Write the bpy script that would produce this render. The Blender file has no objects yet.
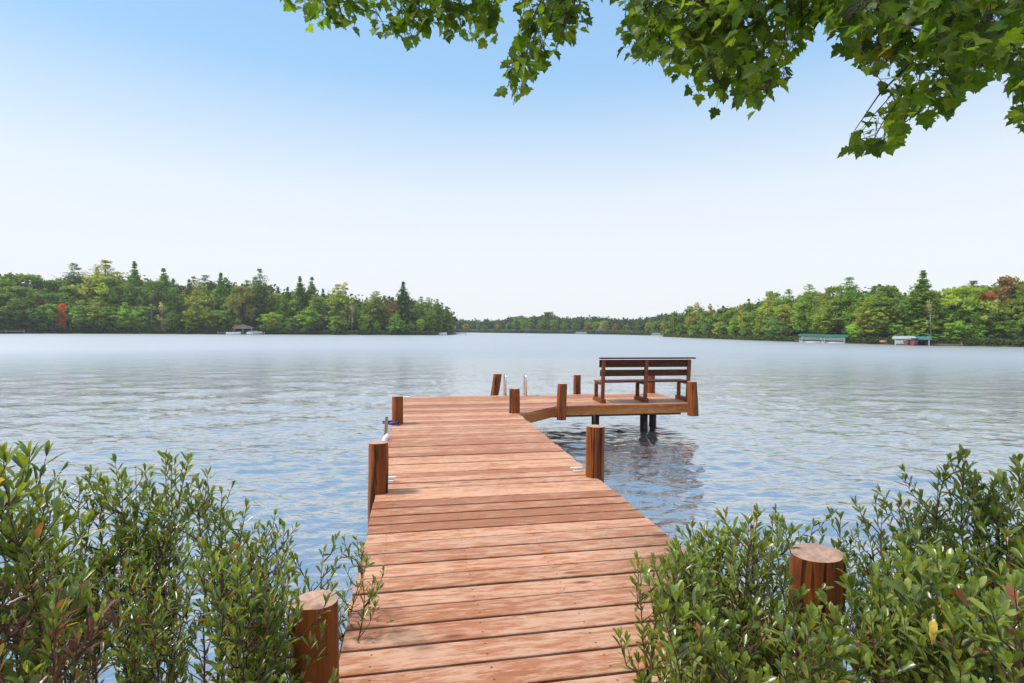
import bpy, math, random
import numpy as np
from mathutils import Vector, Matrix, Euler

random.seed(7)
rng = np.random.default_rng(11)
S = bpy.context.scene
COL = S.collection
R = math.radians

# ------------------------------------------------------------------ camera
F = 530.0
W, H = 1024, 683
cam_d = bpy.data.cameras.new('camera')
cam_d.sensor_width = 36.0
cam_d.lens = 36.0 * F / W
cam_d.clip_start = 0.05
cam_d.clip_end = 8000
cam = bpy.data.objects.new('camera', cam_d)
COL.objects.link(cam)
CZ = 2.2
PITCH = math.atan(12.0 / F)
ROLL = 0.007
CAM_M = Matrix.Rotation(R(90) - PITCH, 3, 'X') @ Matrix.Rotation(ROLL, 3, 'Z')
cam.matrix_world = Matrix.Translation((0, 0, CZ)) @ CAM_M.to_4x4()
S.camera = cam


def ray(u, v):
    return CAM_M @ Vector(((u - W / 2) / F, -(v - H / 2) / F, -1.0))


def at(u, v, Y):
    d = ray(u, v)
    return Vector((d.x / d.y * Y, Y, CZ + d.z / d.y * Y))


def on_z(u, v, z):
    d = ray(u, v)
    k = (z - CZ) / d.z
    return Vector((d.x * k, d.y * k, z))


def to_px(p):
    q = CAM_M.transposed() @ (Vector(p) - Vector((0, 0, CZ)))
    return W / 2 + F * q.x / -q.z, H / 2 - F * q.y / -q.z


# ------------------------------------------------------------------ object helpers
def tag(o, label=None, cat=None, group=None, kind=None):
    if label: o['label'] = label
    if cat: o['category'] = cat
    if group: o['group'] = group
    if kind: o['kind'] = kind
    return o


def empty(name, loc=(0, 0, 0), rz=0.0):
    o = bpy.data.objects.new(name, None)
    o.location = loc
    o.rotation_euler = (0, 0, rz)
    o.empty_display_size = 0.1
    COL.objects.link(o)
    return o


def link_mesh(name, me, mats, parent=None):
    for m in (mats if isinstance(mats, (list, tuple)) else [mats]):
        me.materials.append(m)
    o = bpy.data.objects.new(name, me)
    COL.objects.link(o)
    if parent: o.parent = parent
    return o


class MB:
    """collects solids; build() links them as one mesh"""
    def __init__(self):
        self.v, self.f, self.m, self.r, self.sm = [], [], [], [], []

    def add(self, vs, fs, mat=0, rnd=0.5, smooth=False):
        n = len(self.v)
        self.v += [tuple(p) for p in vs]
        for f in fs:
            self.f.append(tuple(i + n for i in f))
            self.m.append(mat); self.r.append(rnd); self.sm.append(smooth)

    def box(self, c, s, rot=None, mat=0, rnd=0.5, bev=0.0):
        hx, hy, hz = s[0] / 2, s[1] / 2, s[2] / 2
        if bev <= 0:
            pts = [(-hx, -hy, -hz), (hx, -hy, -hz), (hx, hy, -hz), (-hx, hy, -hz),
                   (-hx, -hy, hz), (hx, -hy, hz), (hx, hy, hz), (-hx, hy, hz)]
            fs = [(0, 3, 2, 1), (4, 5, 6, 7), (0, 1, 5, 4), (1, 2, 6, 5), (2, 3, 7, 6), (3, 0, 4, 7)]
        else:
            b = min(bev, hx * .9, hy * .9, hz * .9)
            pts, fs = [], []
            rings = [(hx - b, hy - b, -hz), (hx, hy, -hz + b), (hx, hy, hz - b), (hx - b, hy - b, hz)]
            for (x, y, z) in rings:
                pts += [(-x, -y, z), (x, -y, z), (x, y, z), (-x, y, z)]
            fs.append((0, 3, 2, 1)); fs.append((12, 13, 14, 15))
            for k in range(3):
                for j in range(4):
                    a = k * 4 + j; b2 = k * 4 + (j + 1) % 4
                    fs.append((a, b2, b2 + 4, a + 4))
        c = Vector(c)
        if rot is not None:
            pts = [c + rot @ Vector(p) for p in pts]
        else:
            pts = [c + Vector(p) for p in pts]
        self.add(pts, fs, mat, rnd)

    def beam(self, p, q, w, h, mat=0, rnd=0.5, bev=0.0, up=(0, 0, 1)):
        p, q = Vector(p), Vector(q)
        d = (q - p)
        L = d.length
        x = d.normalized()
        u = Vector(up)
        if abs(x.dot(u)) > .98: u = Vector((0, 1, 0))
        y = u.cross(x).normalized()
        z = x.cross(y)
        rot = Matrix((x, y, z)).transposed()
        self.box((p + q) / 2, (L, w, h), rot, mat, rnd, bev)

    def tube(self, pts, rad, n=6, mat=0, rnd=0.5, cap=True):
        pts = [Vector(p) for p in pts]
        if not isinstance(rad, (list, tuple)): rad = [rad] * len(pts)
        vs, fs = [], []
        prev = None
        for i, p in enumerate(pts):
            a = pts[max(i - 1, 0)]; b = pts[min(i + 1, len(pts) - 1)]
            t = (b - a).normalized()
            if prev is None:
                u = Vector((1, 0, 0)) if abs(t.x) < .8 else Vector((0, 1, 0))
            else:
                u = prev
            s = (u - t * u.dot(t)).normalized()
            prev = s
            w = t.cross(s)
            for k in range(n):
                an = 2 * math.pi * k / n
                vs.append(p + (s * math.cos(an) + w * math.sin(an)) * rad[i])
        for i in range(len(pts) - 1):
            for k in range(n):
                a = i * n + k; b = i * n + (k + 1) % n
                fs.append((a, b, b + n, a + n))
        if cap:
            fs.append(tuple(range(n - 1, -1, -1)))
            fs.append(tuple((len(pts) - 1) * n + k for k in range(n)))
        self.add(vs, fs, mat, rnd, True)

    def mesh(self, name):
        me = bpy.data.meshes.new(name)
        me.from_pydata(self.v, [], self.f)
        me.polygons.foreach_set('material_index', self.m)
        me.polygons.foreach_set('use_smooth', self.sm)
        at_ = me.attributes.new('rnd', 'FLOAT', 'FACE')
        at_.data.foreach_set('value', self.r)
        me.update()
        return me

    def build(self, name, mats, parent=None):
        return link_mesh(name, self.mesh(name), mats, parent)


def np_mesh(name, verts, faces, colors=None, smooth=True):
    """verts (N,3), faces (M,k) arrays of equal size k, or list of such arrays"""
    me = bpy.data.meshes.new(name)
    fl = faces if isinstance(faces, list) else [faces]
    me.vertices.add(len(verts))
    me.vertices.foreach_set('co', np.asarray(verts, np.float32).ravel())
    loops = np.concatenate([f.ravel() for f in fl]).astype(np.int32)
    sizes = np.concatenate([np.full(len(f), f.shape[1], np.int32) for f in fl])
    starts = np.concatenate([[0], np.cumsum(sizes)[:-1]]).astype(np.int32)
    me.loops.add(len(loops))
    me.loops.foreach_set('vertex_index', loops)
    me.polygons.add(len(sizes))
    me.polygons.foreach_set('loop_start', starts)
    me.polygons.foreach_set('loop_total', sizes)
    me.polygons.foreach_set('use_smooth', np.full(len(sizes), smooth))
    if colors is not None:
        ca = me.attributes.new('leaf_color', 'FLOAT_COLOR', 'POINT')
        c4 = np.ones((len(verts), 4), np.float32)
        c4[:, :3] = colors
        ca.data.foreach_set('color', c4.ravel())
    me.update(calc_edges=True)
    me.validate()
    return me


def norm(a):
    return a / np.maximum(np.linalg.norm(a, axis=-1, keepdims=True), 1e-9)


def scatter(name, P, D, Nn, size, width, tv, tfs, cols, smooth=True):
    """instances of a leaf template baked into one mesh. tv: (K,3) x=width, y=length, z=normal"""
    P, D, Nn = np.asarray(P, float), norm(np.asarray(D, float)), np.asarray(Nn, float)
    X = norm(np.cross(D, Nn))
    Z = np.cross(X, D)
    size = np.asarray(size, float)[:, None]
    width = np.asarray(width, float)[:, None]
    N, K = len(P), len(tv)
    V = (P[:, None, :] + X[:, None, :] * (tv[None, :, 0:1] * (size * width)[:, None, :])
         + D[:, None, :] * (tv[None, :, 1:2] * size[:, None, :])
         + Z[:, None, :] * (tv[None, :, 2:3] * size[:, None, :]))
    V = V.reshape(-1, 3)
    fl = []
    for tf in tfs:
        tf = np.asarray(tf, int)
        fl.append((tf[None] + (np.arange(N) * K)[:, None, None]).reshape(-1, tf.shape[1]))
    C = np.repeat(np.asarray(cols, float), K, axis=0)
    return np_mesh(name, V, fl, C, smooth)


# ------------------------------------------------------------------ materials
def new_mat(name):
    m = bpy.data.materials.new(name)
    m.use_nodes = True
    nt = m.node_tree
    return m, nt, nt.nodes['Principled BSDF'], nt.nodes['Material Output']


def N(nt, typ, **kw):
    n = nt.nodes.new(typ)
    for k, v in kw.items():
        if k in n.inputs: n.inputs[k].default_value = v
        else: setattr(n, k, v)
    return n


def ramp(nt, fac, stops, interp='LINEAR'):
    r = nt.nodes.new('ShaderNodeValToRGB')
    r.color_ramp.interpolation = interp
    el = r.color_ramp.elements
    while len(el) < len(stops): el.new(0.5)
    for e, (p, c) in zip(el, stops):
        e.position = p
        e.color = (c[0], c[1], c[2], 1) if isinstance(c, (tuple, list)) else (c, c, c, 1)
    nt.links.new(fac, r.inputs[0])
    return r.outputs[0]


def mixc(nt, fac, a, b, mode='MIX'):
    n = nt.nodes.new('ShaderNodeMix')
    n.data_type = 'RGBA'
    n.blend_type = mode
    for sock, val in ((n.inputs[0], fac), (n.inputs[6], a), (n.inputs[7], b)):
        if hasattr(val, 'is_output'): nt.links.new(val, sock)
        elif isinstance(val, (tuple, list)): sock.default_value = (val[0], val[1], val[2], 1)
        else: sock.default_value = val
    return n.outputs[2]


def coords(nt, scale, offs=None, src='Object'):
    tc = N(nt, 'ShaderNodeTexCoord')
    mp = N(nt, 'ShaderNodeMapping')
    mp.inputs['Scale'].default_value = scale
    nt.links.new(tc.outputs[src], mp.inputs[0])
    if offs is not None: nt.links.new(offs, mp.inputs['Location'])
    return mp.outputs[0]


def noise(nt, vec, scale=1.0, detail=4, rough=.55, dist=0.0):
    n = N(nt, 'ShaderNodeTexNoise', Scale=scale, Detail=detail, Roughness=rough, Distortion=dist)
    nt.links.new(vec, n.inputs['Vector'])
    return n.outputs[0]


def bump(nt, h, bsdf, strength=.3, dist=.01):
    b = N(nt, 'ShaderNodeBump', Strength=strength, Distance=dist)
    nt.links.new(h, b.inputs['Height'])
    nt.links.new(b.outputs[0], bsdf.inputs['Normal'])


def plain(name, col, rough=.6, metal=0.0, var=.12, scale=6.0):
    m, nt, b, o = new_mat(name)
    n = noise(nt, coords(nt, (scale,) * 3), 1, 5)
    c = ramp(nt, n, [(.3, tuple(x * (1 - var) for x in col)), (.7, tuple(min(1, x * (1 + var)) for x in col))])
    nt.links.new(c, b.inputs['Base Color'])
    b.inputs['Roughness'].default_value = rough
    b.inputs['Metallic'].default_value = metal
    return m


def rnd_vec(nt):
    a = N(nt, 'ShaderNodeAttribute', attribute_name='rnd')
    mv = N(nt, 'ShaderNodeVectorMath', operation='SCALE')
    mv.inputs[0].default_value = (37.0, 13.0, 91.0)
    nt.links.new(a.outputs['Fac'], mv.inputs['Scale'])
    return a.outputs['Fac'], mv.outputs[0]


def deck_wood(name, stain, dark, bare, axis=0, bare_amt=.5, gloss=.55, screws=False):
    """stained boards, grain along local axis, stain worn to bare wood in long patches"""
    m, nt, b, o = new_mat(name)
    rf, rv = rnd_vec(nt)
    def sc(along, across):
        s = [across] * 3
        s[axis] = along
        return tuple(s)
    grain = noise(nt, coords(nt, sc(2.2, 55), rv), 1, 6, .65, .4)
    patch = noise(nt, coords(nt, sc(5.5, 30), rv), 1, 8, .72, .3)
    fine = noise(nt, coords(nt, sc(16, 120), rv), 1, 3, .6)
    blot = noise(nt, coords(nt, (1.1, 1.1, 1.1)), 1, 3, .5)
    st = mixc(nt, ramp(nt, grain, [(.36, 0.), (.66, 1.)]), dark, stain)
    # wear
    add = N(nt, 'ShaderNodeMath', operation='MULTIPLY_ADD')
    nt.links.new(blot, add.inputs[0]); add.inputs[1].default_value = .28
    nt.links.new(patch, add.inputs[2])
    add2 = N(nt, 'ShaderNodeMath', operation='MULTIPLY_ADD')
    nt.links.new(rf, add2.inputs[0]); add2.inputs[1].default_value = .16
    nt.links.new(add.outputs[0], add2.inputs[2])
    add3 = N(nt, 'ShaderNodeMath', operation='MULTIPLY_ADD')
    nt.links.new(fine, add3.inputs[0]); add3.inputs[1].default_value = .22
    nt.links.new(add2.outputs[0], add3.inputs[2])
    lo = 1.0 - bare_amt * .22
    wear = ramp(nt, add3.outputs[0], [(max(0, lo - .12), 0.), (min(1, lo + .05), 1.)])
    c = mixc(nt, wear, st, bare)
    # board tint
    tint = ramp(nt, rf, [(0., (.85, .83, .82)), (.35, (.96, .95, .95)), (.7, (1.0, 1.0, 1.0)), (1., (1.14, 1.08, 1.04))])
    c = mixc(nt, 1.0, c, tint, 'MULTIPLY')
    # knots and dark specks
    vo = N(nt, 'ShaderNodeTexVoronoi', Scale=1.0)
    vo.inputs['Randomness'].default_value = 1
    nt.links.new(coords(nt, sc(1.5, 5.2), rv), vo.inputs['Vector'])
    kn = ramp(nt, vo.outputs['Distance'], [(.03, 1.), (.085, .55), (.13, 0.)])
    c = mixc(nt, kn, c, tuple(x * .55 for x in dark))
    sp = noise(nt, coords(nt, sc(28, 60), rv), 1, 2)
    c = mixc(nt, ramp(nt, sp, [(.7, 0.), (.78, .55)]), c, tuple(x * .6 for x in dark))
    if screws:      # two sunk screw heads per board over every joist line
        tc = N(nt, 'ShaderNodeTexCoord'); sp_ = N(nt, 'ShaderNodeSeparateXYZ')
        nt.links.new(tc.outputs['Object'], sp_.inputs[0])
        def mth(op, a_, b_=None, c_=None):
            n = N(nt, 'ShaderNodeMath', operation=op)
            for k_, v_ in enumerate((a_, b_, c_)):
                if v_ is None: continue
                if hasattr(v_, 'is_output'): nt.links.new(v_, n.inputs[k_])
                else: n.inputs[k_].default_value = v_
            return n.outputs[0]
        wob = mth('MULTIPLY', mth('SUBTRACT', rf, .5), .03)
        fx = mth('SUBTRACT', mth('FLOORED_MODULO', mth('ADD', mth('SUBTRACT', sp_.outputs[0], .16), mth('ADD', wob, .28)), .56), .28)
        fy = mth('SUBTRACT', mth('ABSOLUTE', mth('SUBTRACT', mth('FLOORED_MODULO', mth('SUBTRACT', sp_.outputs[1], .9), .192), .096)), .045)
        ds = mth('SQRT', mth('ADD', mth('MULTIPLY', fx, fx), mth('MULTIPLY', fy, fy)))
        c = mixc(nt, ramp(nt, ds, [(.0045, .85), (.0062, 0.)]), c, (.045, .03, .022))
    nt.links.new(c, b.inputs['Base Color'])
    b.inputs['Roughness'].default_value = gloss
    rr = ramp(nt, wear, [(0, gloss - .12), (1, gloss + .2)])
    nt.links.new(rr, b.inputs['Roughness'])
    bump(nt, grain, b, .35, .004)
    return m


def log_wood(name, c1, c2, crack=(.03, .012, .006)):
    m, nt, b, o = new_mat(name)
    rf, rv = rnd_vec(nt)
    g = noise(nt, coords(nt, (22, 22, 1.6), rv), 1, 6, .62, .5)
    bl = noise(nt, coords(nt, (5, 5, 2.4), rv), 1, 4, .6)
    c = mixc(nt, ramp(nt, g, [(.35, 0.), (.68, 1.)]), c1, c2)
    c = mixc(nt, ramp(nt, bl, [(.4, 0.), (.68, .75)]), c, tuple(x * .55 for x in c1))
    ck = noise(nt, coords(nt, (14, 14, .7), rv), 1, 3, .5, 1.2)
    c = mixc(nt, ramp(nt, ck, [(.57, 0.), (.62, .95)]), c, crack)
    nt.links.new(c, b.inputs['Base Color'])
    b.inputs['Roughness'].default_value = .5
    bump(nt, g, b, .8, .012)
    return m


def end_grain(name, c1, c2):
    m, nt, b, o = new_mat(name)
    rf, rv = rnd_vec(nt)
    n = noise(nt, coords(nt, (14, 14, 14), rv), 1, 6, .65)
    n2 = noise(nt, coords(nt, (70, 70, 70), rv), 1, 3)
    c = mixc(nt, ramp(nt, n, [(.35, 0.), (.65, 1.)]), c1, c2)
    c = mixc(nt, ramp(nt, n2, [(.55, 0.), (.7, .5)]), c, tuple(x * .5 for x in c1))
    nt.links.new(c, b.inputs['Base Color'])
    b.inputs['Roughness'].default_value = .8
    bump(nt, n2, b, .5, .006)
    return m


def leaf_mat(name, rough=.42, trans=.35, under=1.25, spec=.5, use_obj_color=False, var=.25):
    m, nt, b, o = new_mat(name)
    a = N(nt, 'ShaderNodeAttribute', attribute_name='leaf_color')
    c = a.outputs['Color']
    if use_obj_color:
        oi = N(nt, 'ShaderNodeObjectInfo')
        c = mixc(nt, 1.0, c, oi.outputs['Color'], 'MULTIPLY')
    nz = noise(nt, coords(nt, (1.1,) * 3 if use_obj_color else (60,) * 3), 1, 3)
    c = mixc(nt, 1.0, c, ramp(nt, nz, [(.3, 1 - var), (.7, 1 + var)]), 'MULTIPLY')
    nt.links.new(c, b.inputs['Base Color'])
    b.inputs['Roughness'].default_value = rough
    b.inputs['Specular IOR Level'].default_value = spec
    tr = N(nt, 'ShaderNodeBsdfTranslucent')
    ct = mixc(nt, 1.0, c, (1.9, 1.75, .7), 'MULTIPLY')
    nt.links.new(ct, tr.inputs['Color'])
    mx = N(nt, 'ShaderNodeMixShader')
    mx.inputs[0].default_value = trans
    nt.links.new(b.outputs[0], mx.inputs[1])
    nt.links.new(tr.outputs[0], mx.inputs[2])
    nt.links.new(mx.outputs[0], o.inputs['Surface'])
    return m


M = {}
M['deck'] = deck_wood('worn_deck_boards', (.44, .178, .085), (.32, .118, .055), (.54, .315, .215), 0, .50, .6, True)
M['fascia'] = deck_wood('stained_fascia', (.56, .215, .055), (.34, .11, .028), (.58, .28, .11), 0, .1, .55)
M['bench'] = deck_wood('stained_bench_wood', (.25, .085, .028), (.12, .036, .013), (.28, .11, .05), 0, .0, .7)
M['slat'] = deck_wood('shade_toned_slats', (.095, .030, .014), (.045, .015, .008), (.13, .045, .02), 0, .0, .85)  # shade on the bench back put into a darker slat colour
M['log'] = log_wood('stained_log', (.35, .098, .022), (.085, .024, .007))
M['log_end'] = end_grain('weathered_log_end', (.36, .20, .135), (.56, .37, .28))
M['pile'] = plain('wet_pile_wood', (.035, .022, .016), .5, 0, .3, 9)
M['steel'] = plain('brushed_steel', (.75, .77, .80), .22, 1.0, .05)
M['white'] = plain('white_plastic', (.80, .80, .78), .4)
M['blue'] = plain('blue_rope', (.03, .05, .25), .8)
M['stick'] = plain('bare_stick', (.38, .24, .13), .7, 0, .25)
M['stem'] = plain('shrub_stem', (.11, .05, .035), .7, 0, .35, 30)
M['bark'] = plain('maple_bark', (.045, .034, .026), .85, 0, .35, 20)
M['leaf'] = leaf_mat('shrub_leaf', .30, .36, spec=.9)
M['maple'] = leaf_mat('maple_leaf', .45, .66, spec=.4)
M['tree'] = leaf_mat('tree_foliage', .6, .40, spec=.25, use_obj_color=True, var=.3)
M['trunk'] = plain('tree_trunk', (.09, .065, .05), .9, 0, .3, 3)
M['pale_trunk'] = plain('pale_trunk', (.30, .27, .23), .85, 0, .25, 3)
M['green_canvas'] = plain('green_canvas', (.015, .11, .075), .6)
M['teal_canvas'] = plain('teal_canvas', (.03, .15, .16), .6)
M['grey_canvas'] = plain('grey_canvas', (.30, .36, .35), .6)
M['blue_canvas'] = plain('blue_canvas', (.05, .16, .28), .6)
M['red_paint'] = plain('red_paint', (.17, .04, .035), .35)
M['orange_paint'] = plain('orange_paint', (.34, .13, .07), .4)
M['tan_roof'] = plain('tan_roof', (.42, .34, .26), .8, 0, .2, 2)
M['grey_wood'] = plain('grey_wood', (.26, .235, .21), .85, 0, .2, 3)
M['brown_wood'] = plain('brown_wood', (.13, .075, .05), .85, 0, .2, 3)
M['wall_paint'] = plain('cabin_wall', (.30, .26, .23), .8, 0, .15, 2)
M['glass'] = plain('dark_glass', (.02, .025, .03), .1)
M['alu'] = plain('aluminium', (.55, .56, .57), .4, .8)
M['rock'] = plain('shore_rock', (.24, .21, .19), .9, 0, .3, 2)


def ground_mat():
    m, nt, b, o = new_mat('shore_ground')
    n = noise(nt, coords(nt, (.12,) * 3), 1, 6, .6)
    c = ramp(nt, n, [(.35, (.035, .04, .015)), (.5, (.06, .085, .022)), (.65, (.085, .075, .04))])
    nt.links.new(c, b.inputs['Base Color'])
    b.inputs['Roughness'].default_value = .95
    return m


def lawn_mat():
    m, nt, b, o = new_mat('lawn')
    n = noise(nt, coords(nt, (.5,) * 3), 1, 6, .6)
    c = ramp(nt, n, [(.35, (.07, .12, .02)), (.65, (.14, .19, .045))])
    nt.links.new(c, b.inputs['Base Color'])
    b.inputs['Roughness'].default_value = .95
    return m


def soil_mat():
    m, nt, b, o = new_mat('wet_bank_soil')
    n = noise(nt, coords(nt, (5,) * 3), 1, 8, .65)
    c = ramp(nt, n, [(.35, (.02, .016, .010)), (.52, (.055, .042, .025)), (.7, (.10, .085, .05))])
    nt.links.new(c, b.inputs['Base Color'])
    b.inputs['Roughness'].default_value = .85
    bump(nt, n, b, .8, .03)
    return m


def water_mat():
    m, nt, b, o = new_mat('lake_water')
    b.inputs['Base Color'].default_value = (.06, .075, .09, 1)
    b.inputs['Roughness'].default_value = .06
    b.inputs['IOR'].default_value = 1.6
    b.inputs['Specular IOR Level'].default_value = .5
    tc = N(nt, 'ShaderNodeTexCoord')
    # chop too fine to resolve far out on the lake acts as roughness
    ln = N(nt, 'ShaderNodeVectorMath', operation='LENGTH')
    nt.links.new(tc.outputs['Object'], ln.inputs[0])
    mr = N(nt, 'ShaderNodeMapRange')
    mr.inputs['From Min'].default_value = 18; mr.inputs['From Max'].default_value = 65
    mr.inputs['To Min'].default_value = .06; mr.inputs['To Max'].default_value = .46
    nt.links.new(ln.outputs['Value'], mr.inputs['Value'])
    nt.links.new(mr.outputs[0], b.inputs['Roughness'])
    def wv(scale, sx, sy, rz, det):
        mp = N(nt, 'ShaderNodeMapping')
        mp.inputs['Scale'].default_value = (sx, sy, 1)
        mp.inputs['Rotation'].default_value = (0, 0, rz)
        nt.links.new(tc.outputs['Object'], mp.inputs[0])
        return noise(nt, mp.outputs[0], scale, det, .5, .25)
    a = wv(1.0, 3.0, 6.5, .12, 4)
    c = wv(1.0, .45, 1.3, -.2, 3)
    b1 = N(nt, 'ShaderNodeBump', Strength=1.0, Distance=.022)
    nt.links.new(a, b1.inputs['Height'])
    b2 = N(nt, 'ShaderNodeBump', Strength=1.0, Distance=.026)
    nt.links.new(c, b2.inputs['Height'])
    nt.links.new(b1.outputs[0], b2.inputs['Normal'])
    nt.links.new(b2.outputs[0], b.inputs['Normal'])
    gl = N(nt, 'ShaderNodeBsdfGlossy')
    gl.inputs['Color'].default_value = (.95, .955, .96, 1)
    nt.links.new(mr.outputs[0], gl.inputs['Roughness'])
    nt.links.new(b2.outputs[0], gl.inputs['Normal'])
    mx = N(nt, 'ShaderNodeMixShader')
    mx.inputs[0].default_value = .58
    nt.links.new(b.outputs[0], mx.inputs[1])
    nt.links.new(gl.outputs[0], mx.inputs[2])
    nt.links.new(mx.outputs[0], o.inputs['Surface'])
    return m


M['ground'] = ground_mat()
M['lawn'] = lawn_mat()
M['soil'] = soil_mat()
M['water'] = water_mat()

for k_ in ('bench', 'slat', 'log', 'deck', 'fascia'):
    M[k_].node_tree.nodes['Principled BSDF'].inputs['Specular IOR Level'].default_value = .22

# ------------------------------------------------------------------ world and sun
SUN_EL, SUN_AZ = R(58), R(-98)      # azimuth from +Y (the view) towards +X
HAZE = .00035
world = bpy.data.worlds.new('World')
S.world = world
world.use_nodes = True
wn = world.node_tree
bg = wn.nodes['Background']
sky = wn.nodes.new('ShaderNodeTexSky')
sky.sky_type = 'NISHITA'
sky.sun_disc = False
sky.sun_elevation = SUN_EL
sky.sun_rotation = SUN_AZ
sky.altitude = 400
sky.air_density = 1.0
sky.dust_density = 1.6
sky.ozone_density = 1.5
# bright veil of haze towards the horizon; unseen zenith whitened to light the scene
gt = wn.nodes.new('ShaderNodeTexCoord')
sx = wn.nodes.new('ShaderNodeSeparateXYZ')
wn.links.new(gt.outputs['Generated'], sx.inputs[0])
veil = ramp(wn, sx.outputs['Z'], [(0.0, .97), (.2, .9), (.45, .8), (.6, .8), (1.0, .8)])
tone = ramp(wn, sx.outputs['Z'], [(z_, tuple(c_ / 10 for c_ in col_)) for z_, col_ in (
    (0.0, (5.75, 5.85, 5.95)), (.12, (5.7, 5.8, 5.95)), (.24, (5.3, 5.6, 5.9)), (.33, (4.1, 4.95, 5.9)),
    (.42, (2.65, 4.15, 5.9)), (.52, (2.3, 3.85, 5.85)), (.60, (3.6, 4.5, 5.6)), (.76, (5.0, 5.3, 5.6)), (1.0, (5.0, 5.3, 5.6)))])
wn.links.new(mixc(wn, veil, mixc(wn, 1.0, sky.outputs[0], (.42, 1.0, 1.25), 'MULTIPLY'), mixc(wn, 1.0, tone, (10.0, 10.0, 10.0), 'MULTIPLY')), bg.inputs['Color'])
bg.inputs['Strength'].default_value = .12

sd = bpy.data.lights.new('sun', 'SUN')
sd.energy = 2.9
sd.angle = R(9)
sd.color = (1.0, .955, .89)
sun = bpy.data.objects.new('sun', sd)
COL.objects.link(sun)
sdir = Vector((math.sin(SUN_AZ) * math.cos(SUN_EL), math.cos(SUN_AZ) * math.cos(SUN_EL), math.sin(SUN_EL)))
sun.rotation_euler = (-sdir).to_track_quat('-Z', 'Y').to_euler()
sun.location = (0, 0, 40)

S.view_settings.view_transform = 'Standard'
S.view_settings.look = 'None'
S.view_settings.exposure = 0.5
S.view_settings.gamma = 1.0
S.render.engine = 'CYCLES'
S.cycles.max_bounces = 7
S.cycles.transparent_max_bounces = 6
S.cycles.use_denoising = True

# ------------------------------------------------------------------ water
def build_water():
    nr, na = 600, 760
    r = 1.0 * (3500.0 / 1.0) ** (np.linspace(0, 1, nr))
    th = np.linspace(R(-82), R(82), na)
    rr, tt = np.meshgrid(r, th, indexing='ij')
    X, Y = rr * np.sin(tt), rr * np.cos(tt) + 1.2
    cell = rr * (th[1] - th[0])
    Z = np.zeros_like(X)
    g = np.random.default_rng(3)
    nw = 120
    for i in range(nw):
        lam = .11 * (.95 / .11) ** g.random()
        if i >= 90: lam = .9 * (3.2 / .9) ** g.random()
        k = 2 * math.pi / lam
        d = R(97) + g.normal(0, .85)
        slope = .0175 * (1.0 if lam < .6 else .6 if lam < .9 else .42)
        A = slope / k * 1.1
        fade = np.clip((lam / cell - 2.5) / 3.0, 0, 1)
        # gusts make the chop uneven
        gust = .72 + .30 * np.sin(X * .045 + Y * .09 + 1.3 * np.sin(Y * .05)) + .30 * np.sin(X * .11 * (1 + g.random()) + Y * .07 * (1 + g.random()) + g.random() * 6.28)
        ph = k * (X * math.cos(d) + Y * math.sin(d)) + g.random() * 6.28
        ph = ph + .5 * np.sin(k * .23 * (X * math.sin(d) - Y * math.cos(d)) + g.random() * 6)
        Z += A * np.sin(ph) * fade * gust
    V = np.stack([X, Y, Z], -1).reshape(-1, 3)
    idx = np.arange(nr * na).reshape(nr, na)
    Fq = np.stack([idx[:-1, :-1], idx[:-1, 1:], idx[1:, 1:], idx[1:, :-1]], -1).reshape(-1, 4)
    me = np_mesh('lake_water', V, Fq[:, ::-1], None, True)
    o = link_mesh('lake_water', me, M['water'])
    tag(o, 'rippled grey blue lake water', kind='structure')


build_water()

# near bank under the shrubs (out of frame at the bottom, rises behind the camera)
def build_bank():
    xs = np.linspace(-30, 30, 90); ys = np.linspace(-40, 4.2, 90)
    V = []
    for y in ys:
        for x in xs:
            e = 2.4 + .35 * math.sin(x * .9) + .25 * math.sin(x * 2.3 + 1)
            d = e - y
            z = -.25 + .28 * min(1, max(0, (d + .9) / .9)) if d < 0 else .03 + min(.55, d * .22) + max(0, d - 3) * .06
            z += .03 * math.sin(x * 3.1 + y * 2.2)
            if abs(x - .8) < 2.6 and z > .45 and y > -6: z = .45
            V.append((x, y, z))
    n = len(xs)
    idx = np.arange(len(V)).reshape(len(ys), n)
    Fq = np.stack([idx[:-1, :-1], idx[:-1, 1:], idx[1:, 1:], idx[1:, :-1]], -1).reshape(-1, 4)
    o = link_mesh('bank_ground', np_mesh('bank_ground', np.array(V), Fq), M['soil'])
    tag(o, 'dark wet soil of the near bank', kind='structure')


build_bank()

# ------------------------------------------------------------------ dock
YAW = math.atan2(.182, .983)
DZ = .60
DOCK_O = Vector((-.36, 0, DZ))
dock = empty('dock', DOCK_O, YAW)
tag(dock, 'long brown stained wooden dock leading out to an L-shaped platform on the lake', 'dock')
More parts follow.
